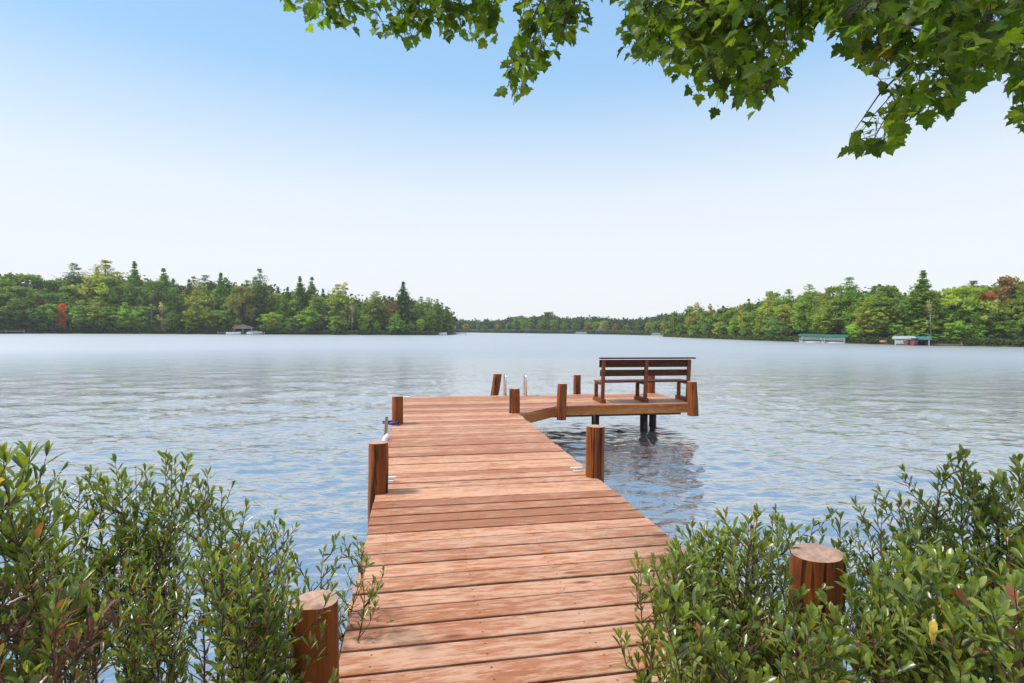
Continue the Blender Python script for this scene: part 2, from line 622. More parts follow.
# local frame: x across (c), y along (a), z up from the deck surface
WD = 2.32
A0, A1 = .9, 12.65
A_BEV, A_PL, C_BEV, C_MAX = 9.75, 10.77, 3.40, 6.46
deck = MB()
a = A0
bw = .192
i = 0
while a < A1 - .01:
    g = random.uniform(.016, .026)
    if a + bw > A1: break
    mid = a + bw / 2
    c0 = random.uniform(-.012, .012)
    if mid < A_BEV: c1 = WD + random.uniform(-.012, .012)
    elif mid < A_PL: c1 = WD + (C_BEV - WD) * (mid - A_BEV) / (A_PL - A_BEV)
    else: c1 = C_MAX
    tl = random.uniform(-.0035, .0035)
    segs = [(c0, c1)]
    if c1 > 4: segs = [(c0, 2.9 + .9 * (i % 2)), (2.9 + .9 * (i % 2) + .004, c1)]
    for (s0, s1) in segs:
        rot = Matrix.Rotation(random.uniform(-.0022, .0022), 3, 'Z') @ Matrix.Rotation(random.uniform(-.008, .008), 3, 'X')
        deck.box(((s0 + s1) / 2, mid, -.019 + tl), (s1 - s0, bw - g, .038), rot, 0, random.random(), .004)
        if A_BEV <= mid < A_PL:      # cut the board end along the slanted edge
            sl = (C_BEV - WD) / (A_PL - A_BEV)
            for q_ in range(len(deck.v) - 16, len(deck.v)):
                x_, y_, z_ = deck.v[q_]
                if x_ > 1.5: deck.v[q_] = (x_ + (y_ - mid) * sl, y_, z_)
    a += bw
    i += 1
A1 = a
deck.build('deck_boards', M['deck'], dock)

# fascia (skirt boards) under the edges, and joists
fz, fh = -.128, .18
def fascia(p, q, off):
    mb = MB()
    p = Vector((p[0], p[1], fz)); q = Vector((q[0], q[1], fz))
    mb.beam(p, q, .04, fh, 0, random.random(), .004)
    return mb
e = .022
mb = MB()
for (p, q) in (((-.03 + e * 2, A0), (-.03 + e * 2, A1 - .03)), ((WD - e, A0), (WD - e, A_BEV - .01))):
    mb.v, mb.f, mb.m, mb.r, mb.sm = [], [], [], [], []
    fascia(p, q, 0).build('fascia_board', M['fascia'], dock)
fascia((WD + .0, A_BEV - .03), (C_BEV - .02, A_PL + .012), 0).build('fascia_board', M['fascia'], dock)
fascia((C_BEV - .0, A_PL + .02), (C_MAX - .002, A_PL + .02), 0).build('fascia_board', M['fascia'], dock)
fascia((C_MAX - e, A_PL + .045), (C_MAX - e, A1 - .045), 0).build('fascia_board', M['fascia'], dock)
fascia((.06, A1 - e), (C_MAX - .005, A1 - e), 0).build('fascia_board', M['fascia'], dock)
jo = MB()
for c in np.arange(.3, 2.2, .4):
    jo.box((c, (A0 + A1) / 2, -.125), (.04, A1 - A0 - .1, .17))
for c in np.arange(2.7, 6.3, .4):
    jo.box((c, (A_PL + A1) / 2, -.125), (.04, A1 - A_PL - .12, .17))
for aa in (11.15, 12.3):
    jo.box((4.5, aa, -.26), (3.7, .12, .1))
jo.build('joists', M['pile'], dock)

# log posts
def log_post(c, a_, z0, z1, r, lean=(0, 0), seed=0, label=None, irregular=.05, flare=0.0, cut=0.0):
    g = random.Random(seed)
    mb = MB()
    n, rows = 20, 12
    ph = [g.uniform(0, 6.28) for _ in range(4)]
    vs = []
    crack = g.uniform(3.6, 5.6)
    for j in range(rows + 1):
        t = j / rows
        z = z0 + (z1 - z0) * t
        for k in range(n):
            an = 2 * math.pi * k / n
            rad = r * (1 + irregular * (math.sin(2 * an + ph[0] + t) * .6 + math.sin(3 * an + ph[1] - t * 2) * .5 + .4 * math.sin(t * 7 + ph[2] + an)))
            rad *= 1 + flare * (1 - t)
            dd = abs((an - crack + math.pi) % (2 * math.pi) - math.pi)
            if dd < .35: rad *= .90 + .10 * dd / .35
            if j == rows: rad *= .955
            zz = z + (cut * math.cos(an + ph[3]) * r if j >= rows - 1 else 0)
            vs.append((lean[0] * (z - z0) + rad * math.cos(an), lean[1] * (z - z0) + rad * math.sin(an), zz))
    fs = []
    for j in range(rows):
        for k in range(n):
            p = j * n + k; q = j * n + (k + 1) % n
            fs.append((p, q, q + n, p + n))
    rv = g.random()
    mb.add(vs, fs, 0, rv, True)
    # top cap with a low dome
    top0 = rows * n
    cx = lean[0] * (z1 - z0); cy = lean[1] * (z1 - z0)
    ring = [vs[top0 + k] for k in range(n)]
    inner = [(cx + (p[0] - cx) * .6, cy + (p[1] - cy) * .6, p[2] + r * .045 + g.uniform(-.003, .003)) for p in ring]
    ctr = (cx, cy, z1 + r * .06)
    base = ring + inner + [ctr]
    fs = [(k, (k + 1) % n, n + (k + 1) % n, n + k) for k in range(n)] + [(n + k, n + (k + 1) % n, 2 * n) for k in range(n)]
    mb.add(base, fs, 1, rv, False)
    o = mb.build('post', [M['log'], M['log_end']], dock)
    o.location = (c, a_, 0)
    if label: o['label'] = label
    return o

zb = -.24
def dp(u, v):
    p = Matrix.Rotation(-YAW, 3, 'Z') @ (on_z(u, v, DZ) - DOCK_O)
    return p.x, p.y
log_post(*dp(316, 756), -.9, .59, .082, (0.00, 0), 1, 'thick log post half hidden by the shrubs left of the dock', .06, .06)
log_post(*dp(815, 652), -.9, .50, .128, (0, 0), 2, 'thickest log post with a broad pale top among the shrubs right of the dock', .06, -.10, .05)
log_post(*dp(378, 492), -.34, .49, .093, (0, 0), 3, None, .06)
log_post(*dp(595, 476), -.2, .55, .098, (0, 0), 4, None, .05)
log_post(*dp(397.5, 424), zb, .47, .095, (.0, 0), 5)
log_post(*dp(493.5, 394), zb, .50, .105, (.14, 0), 6, 'leaning log post on the far edge of the dock beside the ladder')
log_post(*dp(514.5, 413), zb, .47, .10, (0, 0), 7)
log_post(*dp(561.5, 408), zb, .50, .095, (0.02, 0), 8, None, .05)
log_post(*dp(577, 394), zb, .48, .09, (0, 0), 9)
log_post(*dp(651, 393), zb, .46, .10, (0, 0), 10)
log_post(*dp(693, 404.5), zb, .50, .10, (-.04, 0), 11, None, .05, .15)

# piles down into the water
def pile(c, a_, r=.085):
    mb = MB()
    mb.tube([(0, 0, -1.8), (0, 0, -1.0), (0, 0, -.205)], [r, r, r], 14)
    o = mb.build('pile', M['pile'], dock)
    o.location = (c, a_, 0)
for (c, a_) in ((4.33, 11.15), (5.48, 11.15), (5.98, 11.75), (.35, 5.1), (2.0, 6.0), (.35, 9), (2.0, 9.4), (.4, 12.3)):
    pile(c, a_)

# cleats, bumper, rope, stick on the dock
def dloc(c, a_, z=0):
    return DOCK_O + Matrix.Rotation(YAW, 3, 'Z') @ Vector((c, a_, z))

def cleat(c, a_, label):
    o = empty('dock_cleat', dloc(c, a_, .001), YAW)
    tag(o, label, 'cleat', 'white cleats on the dock')
    mb = MB()
    mb.box((0, 0, .012), (.075, .05, .022), None, 0, .5, .006)
    mb.build('base', M['white'], o)
    mb = MB()
    mb.tube([(-.075, 0, .05), (-.05, 0, .045), (0, 0, .044), (.05, 0, .045), (.075, 0, .05)], [.009, .014, .016, .014, .009], 10)
    mb.tube([(-.022, 0, .02), (-.022, 0, .042)], .012, 8)
    mb.tube([(.022, 0, .02), (.022, 0, .042)], .012, 8)
    mb.build('horn', M['white'], o)
cleat(*dp(390, 482), 'white dock cleat beside the second left log post')
cleat(*dp(577, 472), 'white dock cleat beside the log post on the right edge')

bu = MB()
bu.tube([(0, 0, -.22), (0, 0, -.19), (0, 0, -.1), (0, 0, .04), (0, .02, .09)], [.02, .038, .042, .04, .02], 12)
bo = bu.build('dock_bumper', M['white'])
bo.location = dloc(-.05, 7.72, 0); bo.rotation_euler = (.0, .45, YAW)
tag(bo, 'small white bumper hanging on the left dock edge between two log posts', 'bumper')

st = MB()
st.beam((0, 0, -.3), (.03, .02, .22), .05, .025, 0, .4, .003)
so = st.build('wooden_stake', M['stick'])
so.location = dloc(-.10, 8.6, -.03); so.rotation_euler = (0, 0, YAW)
tag(so, 'thin pale wooden stake standing against the left side of the dock', 'stake')

rp = MB()
for k, z in enumerate((.03, .05)):
    rp.tube([(.128 * math.cos(t) , .128 * math.sin(t), z + .01 * math.sin(2 * t + k)) for t in np.linspace(0, 2 * math.pi, 22)], .012, 6)
rp.tube([(.12, -.04, .035), (.15, -.07, .014), (.13, -.11, .013), (.10, -.10, .013)], .011, 6)
ro = rp.build('mooring_rope', M['blue'])
ro.location = dloc(-.02, 8.95, 0); ro.rotation_euler = (0, 0, YAW)
tag(ro, 'blue rope looped around the base of the third left log post', 'rope')

wh = MB()
wh.box((0, 0, 0), (.22, .09, .012), None, 0, .5, .003)
wo = wh.build('edge_plate', M['white'])
wo.location = dloc(.15, A1 - .06, .0075); wo.rotation_euler = (0, 0, YAW)
tag(wo, 'white plate on the far left corner of the dock', 'plate')

# ladder
lad = empty('swim_ladder', dloc(2.78, A1 + .06, 0), YAW)
tag(lad, 'stainless steel swim ladder with two hooped rails at the far dock edge', 'ladder')
for s in (-1, 1):
    mb = MB()
    pts = [(s * .25, -.22, .0), (s * .25, -.22, .34)]
    for t in np.linspace(0, math.pi, 9):
        pts.append((s * .25, -.22 + .12 * (1 - math.cos(t)), .40 + .11 * math.sin(t)))
    pts += [(s * .25, .02, .2), (s * .25, .03, -1.1)]
    mb.tube(pts, .020, 10)
    mb.build('rail', M['steel'], lad)
for z in (-.25, -.5, -.75, -1.0):
    mb = MB()
    mb.box((0, .03, z), (.5, .08, .025), None, 0, .5, .005)
    mb.build('step', M['steel'], lad)

# ------------------------------------------------------------------ bench
BL = 2.12
bench = empty('park_bench', dloc(4.40, 11.0, 0), YAW)
tag(bench, 'dark brown wooden bench seen from behind, standing on the dock platform', 'bench')
def bb(name, parts, mat='bench'):
    mb = MB()
    for (c, s, rx) in parts:
        mb.box(c, s, Matrix.Rotation(rx, 3, 'X'), 0, random.random(), .004)
    return mb.build(name, M[mat], bench)
tilt = -.0
def frame(x):
    w = .075
    bb('upright', [((x, -.01, .475), (w, .05, .95), .06)])
    bb('front_leg', [((x, .43, .205), (w, .05, .36), 0)])
    bb('runner', [((x - .002, .215, .045), (w + .03, .56, .085), 0)])
    bb('seat_support', [((x + .003, .22, .415), (w - .012, .48, .055), 0)])
for x in (.04, BL / 2 - .02, BL - .05):
    frame(x)
bb('armrest', [((.04, .24, .452), (.11, .42, .025), 0)], 'bench')
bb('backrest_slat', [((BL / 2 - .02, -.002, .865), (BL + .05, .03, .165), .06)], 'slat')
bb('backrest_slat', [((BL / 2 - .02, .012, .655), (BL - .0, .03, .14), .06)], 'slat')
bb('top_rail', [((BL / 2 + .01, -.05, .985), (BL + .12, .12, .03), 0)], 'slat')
seat = []
for k in range(4):
    seat.append(((BL / 2, .07 + k * .115, .452 if k else .4525), (BL + .0, .105, .028), 0))
mb = MB()
for (c, s, rx) in seat: mb.box((c[0] + .06, c[1], c[2] + .0), (s[0] - .12, s[1], s[2]), None, 0, random.random(), .004)
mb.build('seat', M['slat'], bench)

# ------------------------------------------------------------------ shrubs on the bank
LV = np.array([(0, 0, 0), (-.26, .28, .035), (0, .28, -.03), (.26, .28, .035),
               (-.46, .58, .05), (0, .58, -.02), (.46, .58, .05),
               (-.36, .85, .02), (0, .85, -.02), (.36, .85, .02), (0, 1.0, -.06)], float)
LT = [np.array([(0, 2, 1), (0, 3, 2), (7, 8, 10), (8, 9, 10)]),
      np.array([(1, 2, 5, 4), (2, 3, 6, 5), (4, 5, 8, 7), (5, 6, 9, 8)])]
GREENS = np.array([1.32, 1.3, 1.05]) * np.array([(.07, .105, .020), (.095, .14, .025), (.13, .18, .032), (.165, .21, .04), (.105, .14, .055), (.20, .24, .07)])
AUT = np.array([(.50, .33, .03), (.42, .17, .03), (.24, .085, .03), (.30, .27, .05)])
RUST = np.array([(.17, .055, .028), (.12, .05, .03), (.22, .09, .04)])


LEAF_K = 1.42


def make_shrub(label, stems, leaf=.048, autumn=.03, rust=0.0, dens=1.0, low=.3, seed=0, twigs=0, aspect=.29, base_y=None, root=None):
    """stems: list of tip points in the world"""
    g = random.Random(seed); q = np.random.default_rng(seed)
    tips = [Vector(t) for t in stems]
    cx = sum(t.x for t in tips) / len(tips); cy = sum(t.y for t in tips) / len(tips)
    if root: cx, cy = root
    base = Vector((cx, cy, -.02))
    o = empty('leafy_shrub', base)
    tag(o, label, 'shrub', 'leafy shrubs along the bank')
    wood = MB()
    P, D, Nn, Sz, C = [], [], [], [], []

    def leaves(path, spacing, start, ls):
        L = 0
        nxt = start
        k = g.random() * 6
        for i in range(len(path) - 1):
            p, q2 = path[i], path[i + 1]
            sl = (q2 - p).length
            while nxt < L + sl:
                t = (nxt - L) / sl
                pos = p.lerp(q2, t)
                ax = (q2 - p).normalized()
                k += 2.4
                u = ax.cross(Vector((.3, .2, .9))).normalized(); w = ax.cross(u)
                rad = (u * math.cos(k) + w * math.sin(k))
                d = ax * g.uniform(.5, 1.05) + rad * g.uniform(.6, 1.0) + Vector((0, 0, .18))
                nn = Vector((0, 0, 1)) * .55 - rad * .15 + ax * .75 + Vector((g.uniform(-.5, .5), g.uniform(-.5, .5), g.uniform(-.2, .4)))
                P.append(pos); D.append(d); Nn.append(nn)
                Sz.append(ls * LEAF_K * g.uniform(.6, 1.15))
                x = g.random()
                if x < rust: c = RUST[g.randrange(3)]
                elif x < rust + autumn: c = AUT[g.randrange(4)]
                else: c = GREENS[min(5, int(abs(g.gauss(1.9, 1.7))))]
                C.append(np.array(c) * g.uniform(.8, 1.25))
                nxt += spacing * g.uniform(.6, 1.4)
            L += sl
        # tip tuft
        pe, pp = path[-1], path[-2]
        ax = (pe - pp).normalized()
        for _ in range(4):
            d = ax + Vector((g.uniform(-.6, .6), g.uniform(-.6, .6), g.uniform(-.1, .5)))
            P.append(pe); D.append(d); Nn.append(Vector((g.uniform(-.6, .6), g.uniform(-.8, .1), .8)))
            Sz.append(ls * LEAF_K * g.uniform(.5, .85)); C.append(GREENS[g.randrange(2, 6)] * g.uniform(.9, 1.2))

    for t in tips:
        tl = t - base
        b0 = Vector((g.gauss(0, .07) + tl.x * .35, g.gauss(0, .07) + tl.y * .35, 0))
        bend = Vector((g.uniform(-.1, .1), g.uniform(-.1, .1), 0))
        path = []
        n = 9
        for i in range(n + 1):
            s = i / n
            p = b0.lerp(tl, s) + bend * math.sin(s * math.pi) + Vector((g.gauss(0, .008), g.gauss(0, .008), 0))
            path.append(p)
        hgt = (tl - b0).length
        wood.tube(path, [.0065 - .005 * i / n for i in range(n + 1)], 5, cap=False)
        leaves(path[int(n * .55):], .026 / dens, .01, leaf)
        nl = int(hgt * 11 * dens)
        for j in range(nl):
            s = low + (1 - low) * (g.random() ** .8) * .93
            i = min(n - 1, int(s * n))
            p = path[i].lerp(path[i + 1], s * n - i)
            an = g.uniform(0, 6.28)
            out = Vector((math.cos(an), math.sin(an), 0))
            ll = g.uniform(.10, .28) * (1.15 - .55 * s)
            e1 = p + out * ll * .45 + Vector((0, 0, ll * .42))
            e2 = p + out * ll * g.uniform(.55, .85) + Vector((0, 0, ll * .95))
            tw = [p, p.lerp(e1, .6) + Vector((g.gauss(0, .008),) * 3), e1, e2]
            wood.tube(tw, [.0032, .0028, .0022, .0012], 4, cap=False)
            leaves(tw[1:], .021 / dens, .008, leaf * g.uniform(.75, 1.05))
    for j in range(twigs):      # bare twigs standing above the leaves
        t = g.choice(tips) - base
        p = t.lerp(Vector((t.x * .4, t.y * .4, 0)), .4)
        e2 = p + Vector((g.uniform(-.12, .12), g.uniform(-.05, .05), g.uniform(.45, .7)))
        wood.tube([p, p.lerp(e2, .5) + Vector((.015, 0, 0)), e2], [.003, .0022, .0012], 4, cap=False)
    wood.build('stems', M['stem'], o)
    me = scatter('leaves', np.array([tuple(p) for p in P]), np.array([tuple(p) for p in D]),
                 np.array([tuple(p) for p in Nn]), Sz, np.full(len(P), aspect) * q.uniform(.8, 1.15, len(P)), LV, LT, np.array(C))
    link_mesh('leaves', me, M['leaf'], o)
    return o


def tips_along(u0, u1, prof, Y, n, seed, dv=(0, 70), dy=.22):
    g = random.Random(seed)
    us = [p[0] for p in prof]; vs = [p[1] for p in prof]
    out = []
    for i in range(n):
        u = u0 + (u1 - u0) * (i + g.random()) / n
        v = float(np.interp(u, us, vs)) + 5 + (g.uniform(-4, 10) if i % 3 == 0 else g.uniform(*dv))
        out.append(at(u, v, Y + g.uniform(-dy, dy)))
    return out


PL = [(-200, 445), (-30, 445), (0, 455), (30, 490), (60, 482), (95, 470), (130, 472), (158, 470), (172, 445), (180, 436), (192, 468), (215, 478), (245, 500), (262, 520), (290, 545), (330, 545), (372, 545), (400, 600)]
PR = [(600, 620), (635, 570), (655, 562), (690, 532), (720, 527), (760, 522), (785, 512), (810, 520), (835, 512), (860, 525), (880, 503), (893, 484), (915, 505), (935, 495), (948, 455), (965, 452), (985, 475), (1010, 470), (1030, 460), (1250, 460)]
sh = make_shrub
# left cluster
sh('tall dark green shrub cut by the left frame edge with large leaves', tips_along(-90, 14, PL, 1.75, 9, 21, (0, 90)), .066, .02, 0, 1.0, .3, 101)
sh('green shrub with bare twigs rising above it in the left cluster', tips_along(20, 110, PL, 2.6, 14, 22, (5, 95)), .046, .05, 0, 1.1, .25, 102, 5)
sh('shrub with the tall spiked tip highest in the left cluster', tips_along(100, 205, PL, 2.7, 15, 23, (5, 85)), .046, .03, 0, 1.1, .25, 103, 3)
sh('dark leaved shrub sloping down to the water left of the dock', tips_along(195, 285, PL, 2.8, 12, 24, (5, 85)), .044, .02, 0, 1.1, .25, 104)
sh('small sparse shrub reaching over the left edge of the dock', tips_along(290, 372, PL, 2.75, 8, 25, (5, 85)), .042, .02, 0, .9, .35, 105, 0, .29, None, (-.95, 2.7))
sh('rust brown shrub with dead leaves low in the left corner', tips_along(-20, 95, [(-20, 575), (50, 580), (95, 600)], 1.62, 10, 26, (0, 50)), .038, .06, .62, .9, .35, 106)
sh('shrub of mixed green and brown leaves below the left cluster', tips_along(90, 200, [(90, 560), (200, 570)], 2.15, 10, 27, (5, 85)), .046, .04, .12, .95, .35, 107)
sh('leafy green shrub pressed against the near left log post', tips_along(205, 302, [(205, 545), (285, 575), (302, 610)], 1.85, 12, 28, (0, 50)), .044, .03, .04, 1.1, .35, 108)
sh('broad leaved sprigs lowest along the left bottom edge', tips_along(5, 45, [(0, 655), (60, 660)], 1.45, 2, 29, (0, 20)), .050, .06, .10, .9, .6, 109, 0, .4)
# right cluster
sh('shrub spilling over the right edge of the dock boards', tips_along(640, 700, PR, 2.2, 10, 31, (5, 95)), .050, .02, 0, 1.1, .35, 201, 0, .29, None, (.98, 2.2))
sh('bushy bright green shrub just left of the near right log post', tips_along(690, 785, PR, 2.35, 14, 32, (5, 95)), .050, .03, 0, 1.1, .3, 202, 0, .29, None, (1.12, 2.35))
sh('shrub rising behind the near right log post', tips_along(775, 870, PR, 3.0, 9, 33, (5, 85)), .046, .02, 0, 1.0, .3, 203)
sh('shrub with a pointed tip standing before open water right of the log post', tips_along(865, 930, PR, 2.8, 11, 34, (5, 95)), .046, .05, 0, 1.1, .3, 204)
sh('tallest shrub of the right cluster with its tip against the lake', tips_along(925, 1000, PR, 2.7, 13, 35, (5, 95)), .048, .03, 0, 1.1, .25, 205)
sh('dense shrub cut by the right frame edge', tips_along(990, 1130, PR, 2.3, 15, 36, (5, 95)), .052, .04, 0, 1.1, .25, 206)
sh('large leaved shrub in the lower right below the tallest one', tips_along(850, 960, [(850, 590), (900, 560), (960, 560)], 1.95, 13, 37, (0, 50)), .050, .03, 0, 1.2, .3, 207, 0, .36)
sh('shrub with a few orange leaves in the bottom right corner', tips_along(940, 1080, [(940, 590), (1080, 575)], 1.6, 12, 38, (0, 50)), .052, .06, .03, 1.15, .35, 208, 0, .36)
sh('low silvery green shrub in front of the near right log post', tips_along(780, 880, [(775, 622), (830, 632), (880, 605)], 1.75, 8, 39, (0, 40)), .050, .02, 0, 1.1, .4, 209, 0, .36)
sh('low shrub at the bottom edge over the dock boards', tips_along(660, 745, [(660, 600), (745, 620)], 1.8, 7, 40, (0, 40)), .048, .02, 0, 1.0, .4, 210, 0, .38, None, (1.05, 1.7))

# ------------------------------------------------------------------ overhanging maple
half = [(0, 0), (.12, -.05), (.28, -.08), (.26, .04), (.44, .10), (.50, .20), (.42, .27), (.52, .38), (.58, .50), (.44, .52), (.34, .56), (.27, .54), (.27, .66), (.24, .76), (.12, .84), (.0, 1.0)]
outl = half + [(-x, y) for (x, y) in reversed(half[1:-1])]
MV = [(x, y, .24 * abs(x) - .26 * y * y) for (x, y) in outl] + [(0, .35, -.03)]
MV = np.array(MV)
nO = len(outl)
MT = [np.array([(k, (k + 1) % nO, nO) for k in range(nO)])]


def inside(u, v, poly):
    c = False
    j = len(poly) - 1
    for i in range(len(poly)):
        (x1, y1), (x2, y2) = poly[i], poly[j]
        if (y1 > v) != (y2 > v) and u < (x2 - x1) * (v - y1) / (y2 - y1) + x1: c = not c
        j = i
    return c


maple = empty('maple_tree', (6.2, .4, .4))
tag(maple, 'overhanging maple with lobed green leaves across the top of the view', 'tree')
MO = Vector((6.2, .4, .4))
wood = MB()
P, D, Nn, Sz, C = [], [], [], [], []
trunk_path = [Vector(p) for p in ((6.2, .4, .2), (6.15, .45, 1.5), (6.1, .5, 3.0), (6.0, .5, 4.4), (5.95, .5, 6.5), (5.9, .5, 8.5))]
wood.tube([p - MO for p in trunk_path], [.26, .21, .19, .17, .13, .05], 14)
limbs = [
    [(6.0, .5, 4.3), (4.6, 1.6, 5.0), (3.0, 2.7, 5.15), (1.2, 3.2, 5.05), (-.4, 3.4, 4.85), (-1.5, 3.5, 4.65)],
    [(6.05, .5, 3.8), (4.6, 1.5, 4.35), (3.2, 2.3, 4.75), (2.35, 2.75, 4.8), (1.5, 3.0, 4.9)],
    [(6.0, .5, 5.0), (4.2, 2.3, 5.6), (2.2, 3.8, 5.8), (.4, 4.4, 5.5)],
    [(6.1, .5, 3.6), (4.8, 2.0, 4.3), (3.7, 2.7, 4.75), (2.9, 3.2, 5.0)],
]
limb_pts = []
for lp in limbs:
    lp = [Vector(p) for p in lp]
    fine = []
    for i in range(len(lp) - 1):
        for t in np.linspace(0, 1, 7)[:-1]:
            fine.append(lp[i].lerp(lp[i + 1], t) + Vector((random.gauss(0, .03), random.gauss(0, .03), random.gauss(0, .03))))
    fine.append(lp[-1])
    nn = len(fine)
    wood.tube([p - MO for p in fine], [.085 * (1 - i / nn) + .012 for i in range(nn)], 8)
    limb_pts += fine[4:]

g = random.Random(5)
# (outline of a leaf spray, sprig count, distance)
sprays = [
    ([(290, -60), (290, 18), (300, 30), (322, 26), (352, 40), (372, 36), (410, 46), (432, 32), (452, 36), (470, 46), (496, 40), (500, 6), (486, -60)], 66, 3.3),
    ([(508, -60), (514, 6), (522, 30), (506, 60), (500, 90), (514, 106), (532, 90), (548, 62), (562, 44), (592, 36), (598, 12), (610, -60)], 50, 3.1),
    ([(640, -70), (622, 26), (620, 52), (640, 70), (664, 82), (696, 104), (726, 116), (748, 134), (766, 116), (768, 92), (788, 82), (790, 62), (806, 44), (830, 24), (840, -70)], 120, 2.9),
    ([(832, -70), (830, 30), (838, 68), (862, 72), (882, 84), (886, 104), (842, 142), (842, 156), (864, 156), (898, 144), (930, 142), (948, 110), (984, 86), (1012, 92), (1060, 100), (1060, -70)], 110, 2.7),
    ([(1010, 110), (1018, 132), (1060, 134), (1060, 100)], 7, 2.5),
    ([(280, -60), (1060, -60), (1060, -260), (360, -260)], 80, 3.2),
    ([(600, 0), (1060, 0), (1060, 24), (780, 26), (640, 18)], 30, 2.9),
]
for poly, cnt, Y0 in sprays:
    us = [p[0] for p in poly]; vs = [p[1] for p in poly]
    made = 0
    tries = 0
    while made < cnt and tries < 20000:
        tries += 1
        u = g.uniform(min(us), max(us)); v = g.uniform(min(vs), max(vs))
        if not inside(u, v, poly): continue
        made += 1
        ctr = at(u, v, Y0 + g.gauss(0, .38))
        for tr_ in range(14):       # a twig that stays within the leaves of its spray
            st_ = ctr + Vector((g.uniform(-.35, .45), g.uniform(-.35, .35), g.uniform(.3, .8))) * g.uniform(.4, 1.3)
            m1 = ctr.lerp(st_, .5) + Vector((g.gauss(0, .04), g.gauss(0, .04), g.uniform(-.02, .08)))
            if all(to_px(p_)[1] < -5 or inside(*to_px(p_), poly) for p_ in (m1, st_, ctr.lerp(m1, .5), m1.lerp(st_, .5))): break
        else:
            st_ = ctr + Vector((0, 0, .12)); m1 = ctr + Vector((0, 0, .06))
        wood.tube([st_ - MO, m1 - MO, ctr - MO], [.0032, .0024, .0015], 4, cap=False)
        for k in range(g.randint(14, 20)):
            t = g.random()
            p0 = ctr.lerp(m1, t * .6)
            off = Vector((g.gauss(0, .05), g.gauss(0, .06), g.gauss(-.01, .045)))
            p1 = p0 + off
            pu, pv_ = to_px(p1 - Vector((0, 0, .012)))
            if pv_ > 0 and not inside(pu, pv_, poly): continue
            wood.tube([p0 - MO, p1 - MO], [.0014, .001], 3, cap=False)
            P.append(p1 - MO)
            D.append(Vector((off.x * 6 + g.uniform(-.6, .6), off.y * 6 + g.uniform(-.6, .6), g.uniform(-.9, .1))))
            Nn.append(Vector((g.gauss(0, .5), g.gauss(-.45, .5), .7)))
            Sz.append(g.uniform(.042, .076))
            base = [(.070, .135, .012), (.095, .165, .015), (.13, .195, .02), (.045, .09, .010)][g.randrange(4)]
            if g.random() < .005: base = (.16, .11, .02)
            C.append(np.array(base) * g.uniform(.85, 1.2))
# the one bare twig line through the right spray
wood.tube([at(968, -10, 2.55) - MO, at(946, 30, 2.6) - MO, at(915, 58, 2.65) - MO, at(878, 96, 2.7) - MO, at(855, 130, 2.7) - MO], [.009, .008, .006, .004, .002], 6, cap=False)
wood.build('trunk', M['bark'], maple)
q = np.random.default_rng(2)
me = scatter('crown', np.array([tuple(p) for p in P]), np.array([tuple(p) for p in D]), np.array([tuple(p) for p in Nn]),
             Sz, q.uniform(.9, 1.1, len(P)), MV, MT, np.array(C), True)
link_mesh('crown', me, M['maple'], maple)

# ------------------------------------------------------------------ far shores: land
LEFT = [(-260, 336.0), (-120, 334.6), (0, 333.6), (120, 333.8), (240, 334.4), (350, 335.0), (430, 335.2), (456, 334.6)]
RIGHT = [(664, 336.8), (700, 338.3), (750, 340.3), (800, 342.0), (850, 343.6), (900, 345.0), (960, 346.0), (1024, 347.0), (1150, 349.0), (1320, 352)]
FAR = [(430, 332.3), (458, 332.5), (520, 333.3), (560, 333.8), (620, 334.8), (668, 336.0), (700, 336.4)]


def shore_pt(prof, u, back=0.0):
    """ground point behind the waterline of a shore, back metres inland"""
    v = float(np.interp(u, [p[0] for p in prof], [p[1] for p in prof]))
    p = on_z(u, v, 0)
    L = math.hypot(p.x, p.y)
    k = (L + back) / L
    return Vector((p.x * k, p.y * k, land_z(back)))


def land_z(b):
    return -.35 + .55 * min(1, max(0, (b + 1.0) / 2.0)) + max(0, b - 2) * .06 if b < 60 else 3.7


def shore_land(name, label, prof, mat, n=90):
    u0, u1 = prof[0][0], prof[-1][0]
    bs = [-1.5, -.5, .3, 1.2, 3, 8, 20, 40, 60, 160]
    V = []
    us = np.linspace(u0, u1, n)
    for b in bs:
        for u in us:
            w = .5 * math.sin(u * .21) + .4 * math.sin(u * .53 + 1)
            p = shore_pt(prof, u, b + w)
            p.z = land_z(b)
            V.append(p)
    # gently close the two ends into the water
    idx = np.arange(len(V)).reshape(len(bs), n)
    Fq = np.stack([idx[:-1, :-1], idx[:-1, 1:], idx[1:, 1:], idx[1:, :-1]], -1).reshape(-1, 4)
    o = link_mesh(name, np_mesh(name, np.array([tuple(p) for p in V]), Fq), mat)
    tag(o, label, kind='structure')


shore_land('shore_land', 'wooded left shore land', LEFT, M['ground'])
shore_land('shore_land', 'wooded right shore land', RIGHT, M['ground'])
shore_land('shore_land', 'wooded far shore land', FAR, M['ground'])
# grassy strips by the water
def lawn(prof, u0, u1, b0, b1):
    us = np.linspace(u0, u1, 24)
    V = []
    for b in (b0, (b0 + b1) / 2, b1):
        for u in us:
            p = shore_pt(prof, u, b); p.z = land_z(b) + .14
            V.append(tuple(p))
    n = len(us)
    idx = np.arange(len(V)).reshape(3, n)
    Fq = np.stack([idx[:-1, :-1], idx[:-1, 1:], idx[1:, 1:], idx[1:, :-1]], -1).reshape(-1, 4)
    o = link_mesh('lawn_ground', np_mesh('lawn_ground', np.array(V), Fq), M['lawn'])
    tag(o, 'pale grass strip at the water', kind='structure')
lawn(LEFT, 18, 66, .8, 9)
lawn(RIGHT, 962, 1100, .3, 5)

